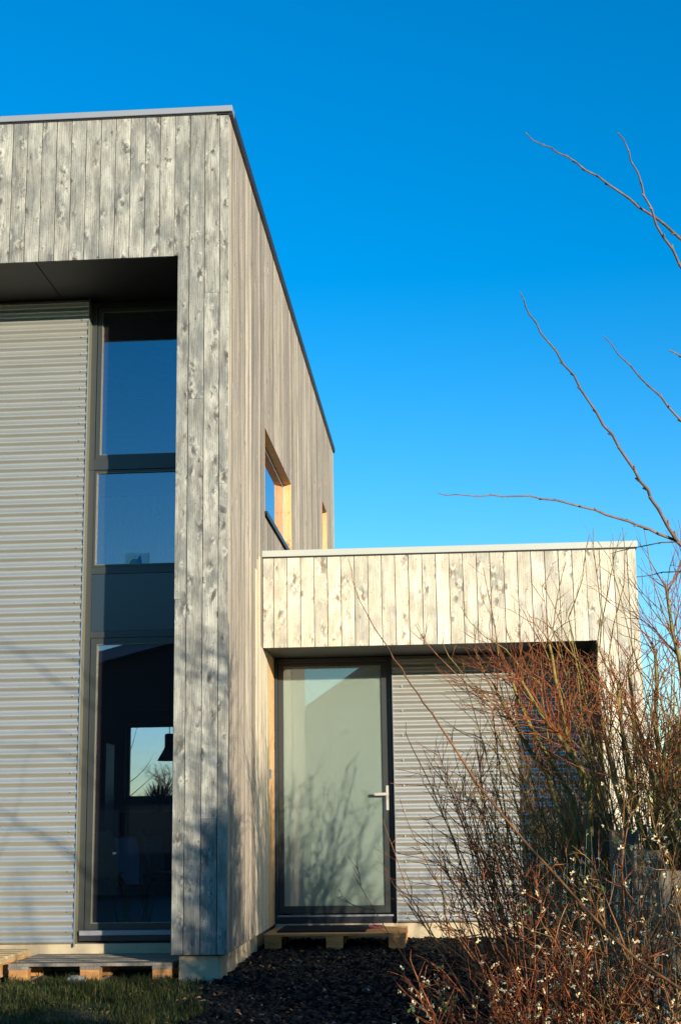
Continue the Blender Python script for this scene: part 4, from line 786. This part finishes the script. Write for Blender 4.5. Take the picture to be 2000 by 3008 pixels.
# ---------------- far trees
def bare_tree(loc,h,seed,label,group,spread=.42,n=34,bushy=3,tw=1.0):
    e=empty('bare_tree',loc); tag(e,label,'tree',group); rng=random.Random(seed); T=Twigs(); W=Twigs()
    tr=grow(rng,(0,0,-.1),(0,0,1),h*.8,10,.05); T.add(tr,h*.022,h*.006,6)
    for i in range(n):
        t=rng.uniform(.15,1)*(len(tr)-1); k=min(int(t),len(tr)-2); q=tr[k]+(tr[k+1]-tr[k])*(t-k); d=perp(rng,tr[k+1]-tr[k],rng.uniform(.4,1.0)*(1.5-.5*t/10)); d[2]=abs(d[2]); l=h*spread*(1.1-.6*t/10)*rng.uniform(.6,1)
        S=grow(rng,q,d,l,8,.12,.06); T.add(S,h*.008,h*.0025,4)
        for _ in range(bushy*6):
            t2=rng.uniform(.15,1)*8; k2=min(int(t2),7); q2=S[k2]+(S[k2+1]-S[k2])*(t2-k2); d2=perp(rng,S[k2+1]-S[k2],rng.uniform(.3,.9)); S2=grow(rng,q2,d2,l*rng.uniform(.2,.45),5,.12,.05); W.add(S2,h*.0020*tw,h*.0009*tw,3)
            for _ in range(7):
                k3=rng.randint(1,4); W.add(grow(rng,S2[k3],perp(rng,S2[k3]-S2[k3-1],.6),l*rng.uniform(.1,.22),4,.1,.05),h*.0014*tw,h*.0008*tw,3)
    T.build('trunk',Bk['far'],e); W.build('crown',Bk['far'],e)
gt='bare trees far behind the house'
for k,(x,y,h,lb) in enumerate([(10.9,50,4.9,'bushy bare tree on the horizon just right of the annex'),(14.2,55,5.0,'dense bare tree on the horizon at the very edge of the picture'),(12.3,54,5.6,'rounded bare tree at the right edge of the picture beyond the annex'),(-8.7,44,3.5,'broad bare tree seen through the dining room windows behind the lamp'),(-10.8,46,2.3,'low bushy bare tree seen low at the left of the rear dining window'),(-7.0,47,4.0,'bare tree beside the broad one, mostly hidden behind the front corner boards'),(7.6,60,4.6,'bare tree on the horizon hidden behind the annex corner')]):
    bare_tree((x,y,-.2),h,70+k,lb,gt,.5 if x<0 else .45,34 if x<0 else 50,3,.6 if x<0 else 1.5)
# young tree just outside the rear window
e=empty('garden_sapling',(-4.0,14.5,-.2)); tag(e,'slender young bare tree outside the rear dining window','tree'); rng_=random.Random(6); T=Twigs()
tr=grow(rng_,(0,0,0),(.04,0,1),3.1,12,.02); T.add(tr,.02,.004,5)
for i,(k,dx,l) in enumerate([(6,-.9,1.0),(7,-.8,1.1),(8,-.5,.8),(7,.8,.7),(9,.3,.6),(6,.9,.8)]): T.add(grow(rng_,tr[k],(dx,.1,.55),l,8,.05,.05),.008,.002,4)
T.build('stems',Bk['dark'],e)
# far-off dark hedge line
m=MB(); q=random.Random(12)
for i in range(9000):
    x=q.uniform(-40,40); y=q.uniform(38,42); z=q.random()**.7*(1.3+.35*math.sin(x*.7)+.2*math.sin(x*2.1)); c=Vector((x,y,z-.2)); a=Vector((q.gauss(0,1),q.gauss(0,1),q.gauss(0,1))).normalized(); b=a.orthogonal().normalized(); s=.13; n=len(m.v)
    m.v+=[tuple(c-a*s),tuple(c+b*s*.4),tuple(c+a*s),tuple(c-b*s*.4)]; m.f.append((n,n+1,n+2,n+3))
tag(m.build('far_hedge',plain('far_hedge_green',(.05,.05,.03),.9,var=.4,scale=2)),'dark hedge line on the horizon behind the houses','hedge',kind='stuff')
# ---------------- neighbouring houses behind the camera (mirrored in the glass)
def gabled(loc,w_,ze,za,depth,label,wallm,group='neighbouring houses behind the viewpoint'):
    e=empty('gabled_house',loc); tag(e,label,'house',group)
    m=MB(); n=0; m.v=[(-w_/2,0,0),(w_/2,0,0),(w_/2,0,ze),(0,0,za),(-w_/2,0,ze)]; m.v+=[(x,-depth,z) for x,_,z in m.v]; m.f=[(4,3,2,1,0),(5,6,7,8,9),(0,5,9,4),(1,2,7,6)]; m.build('wall',wallm,e)
    th=.28
    for s in (-1,1):
        x1=s*(w_/2+.4); z1=ze-(za-ze)*.4/(w_/2); v=[(0,.35,za),(x1,.35,z1),(x1,.35,z1+th),(0,.35,za+th)]; v+=[(x,-depth-.35,z) for x,_,z in v]; v=[(x,y,z+.004) for x,y,z in v]
        f=[(0,1,2,3),(7,6,5,4),(3,2,6,7),(0,4,5,1),(1,5,6,2)]; meshobj('roof',v,f,Mt['greyroof'],e)
    for x0,z0,ww,hh in [(-w_*.28,1.0,1.2,1.2),(w_*.18,1.0,1.2,1.2),(-.6,ze+.1,1.2,1.1)]:
        o=MB(); fr(o,x0,x0+ww,z0,z0+hh,.07,.0,.06); o=o.build('window',Mt['frame'],e); MB().box(x0+.06,x0+ww-.06,.004,.012,z0+.06,z0+hh-.06).build('pane',Mt['panel'],o)
    o=MB().box(-w_*.06,w_*.06,.004,.06,0,2.1).build('door',Mt['frame'],e); MB().box(w_*.035,w_*.05,.061,.09,1.0,1.05).build('handle',Mt['chrome'],o)
    MB().box(w_*.2,w_*.2+.5,-depth*.5,-depth*.5+.5,ze,za+.6).build('chimney',Mt['concrete'],e)
def mono(loc,w_,z0,z1,depth,label,wallm,group='neighbouring houses behind the viewpoint'):
    e=empty('pitched_house',loc); tag(e,label,'house',group)
    MB().prism([(0,0),(w_,0),(w_,z1),(0,z0)],-depth,0).build('wall',wallm,e)
    MB().prism([(-.4,z0-.1),(w_+.3,z1+.075),(w_+.3,z1+.36),(-.4,z0+.185)],-depth-.3,.35).build('roof',Mt['greyroof'],e)
    for x0 in (.8,3.1):
        o=MB(); fr(o,x0,x0+1.2,1.0,2.2,.07,.001,.06); o=o.build('window',Mt['frame'],e); MB().box(x0+.06,x0+1.14,.004,.012,1.06,2.14).build('pane',Mt['panel'],o)
    o=MB().box(2.2,2.95,.004,.06,0,2.1).build('door',Mt['frame'],e); MB().box(2.8,2.9,.061,.09,1.0,1.05).build('handle',Mt['chrome'],o)
Mt['greyroof']=plain('grey_roofing',(.20,.21,.24),.8,var=.1,scale=2)
mono((-9.6,-24,-.8),5.2,5.2,6.5,9,'dark boarded house with a single-pitch roof mirrored in the tall window',plain('dark_brown_boarding',(.02,.012,.008),.8,var=.2,scale=3,stretch=(8,8,.5)))
gabled((3.2,-25,-.8),11.4,4.6,8.5,9,'pale rendered gabled house mirrored in the glazed door',plain('grey_render',(.22,.22,.20),.9))
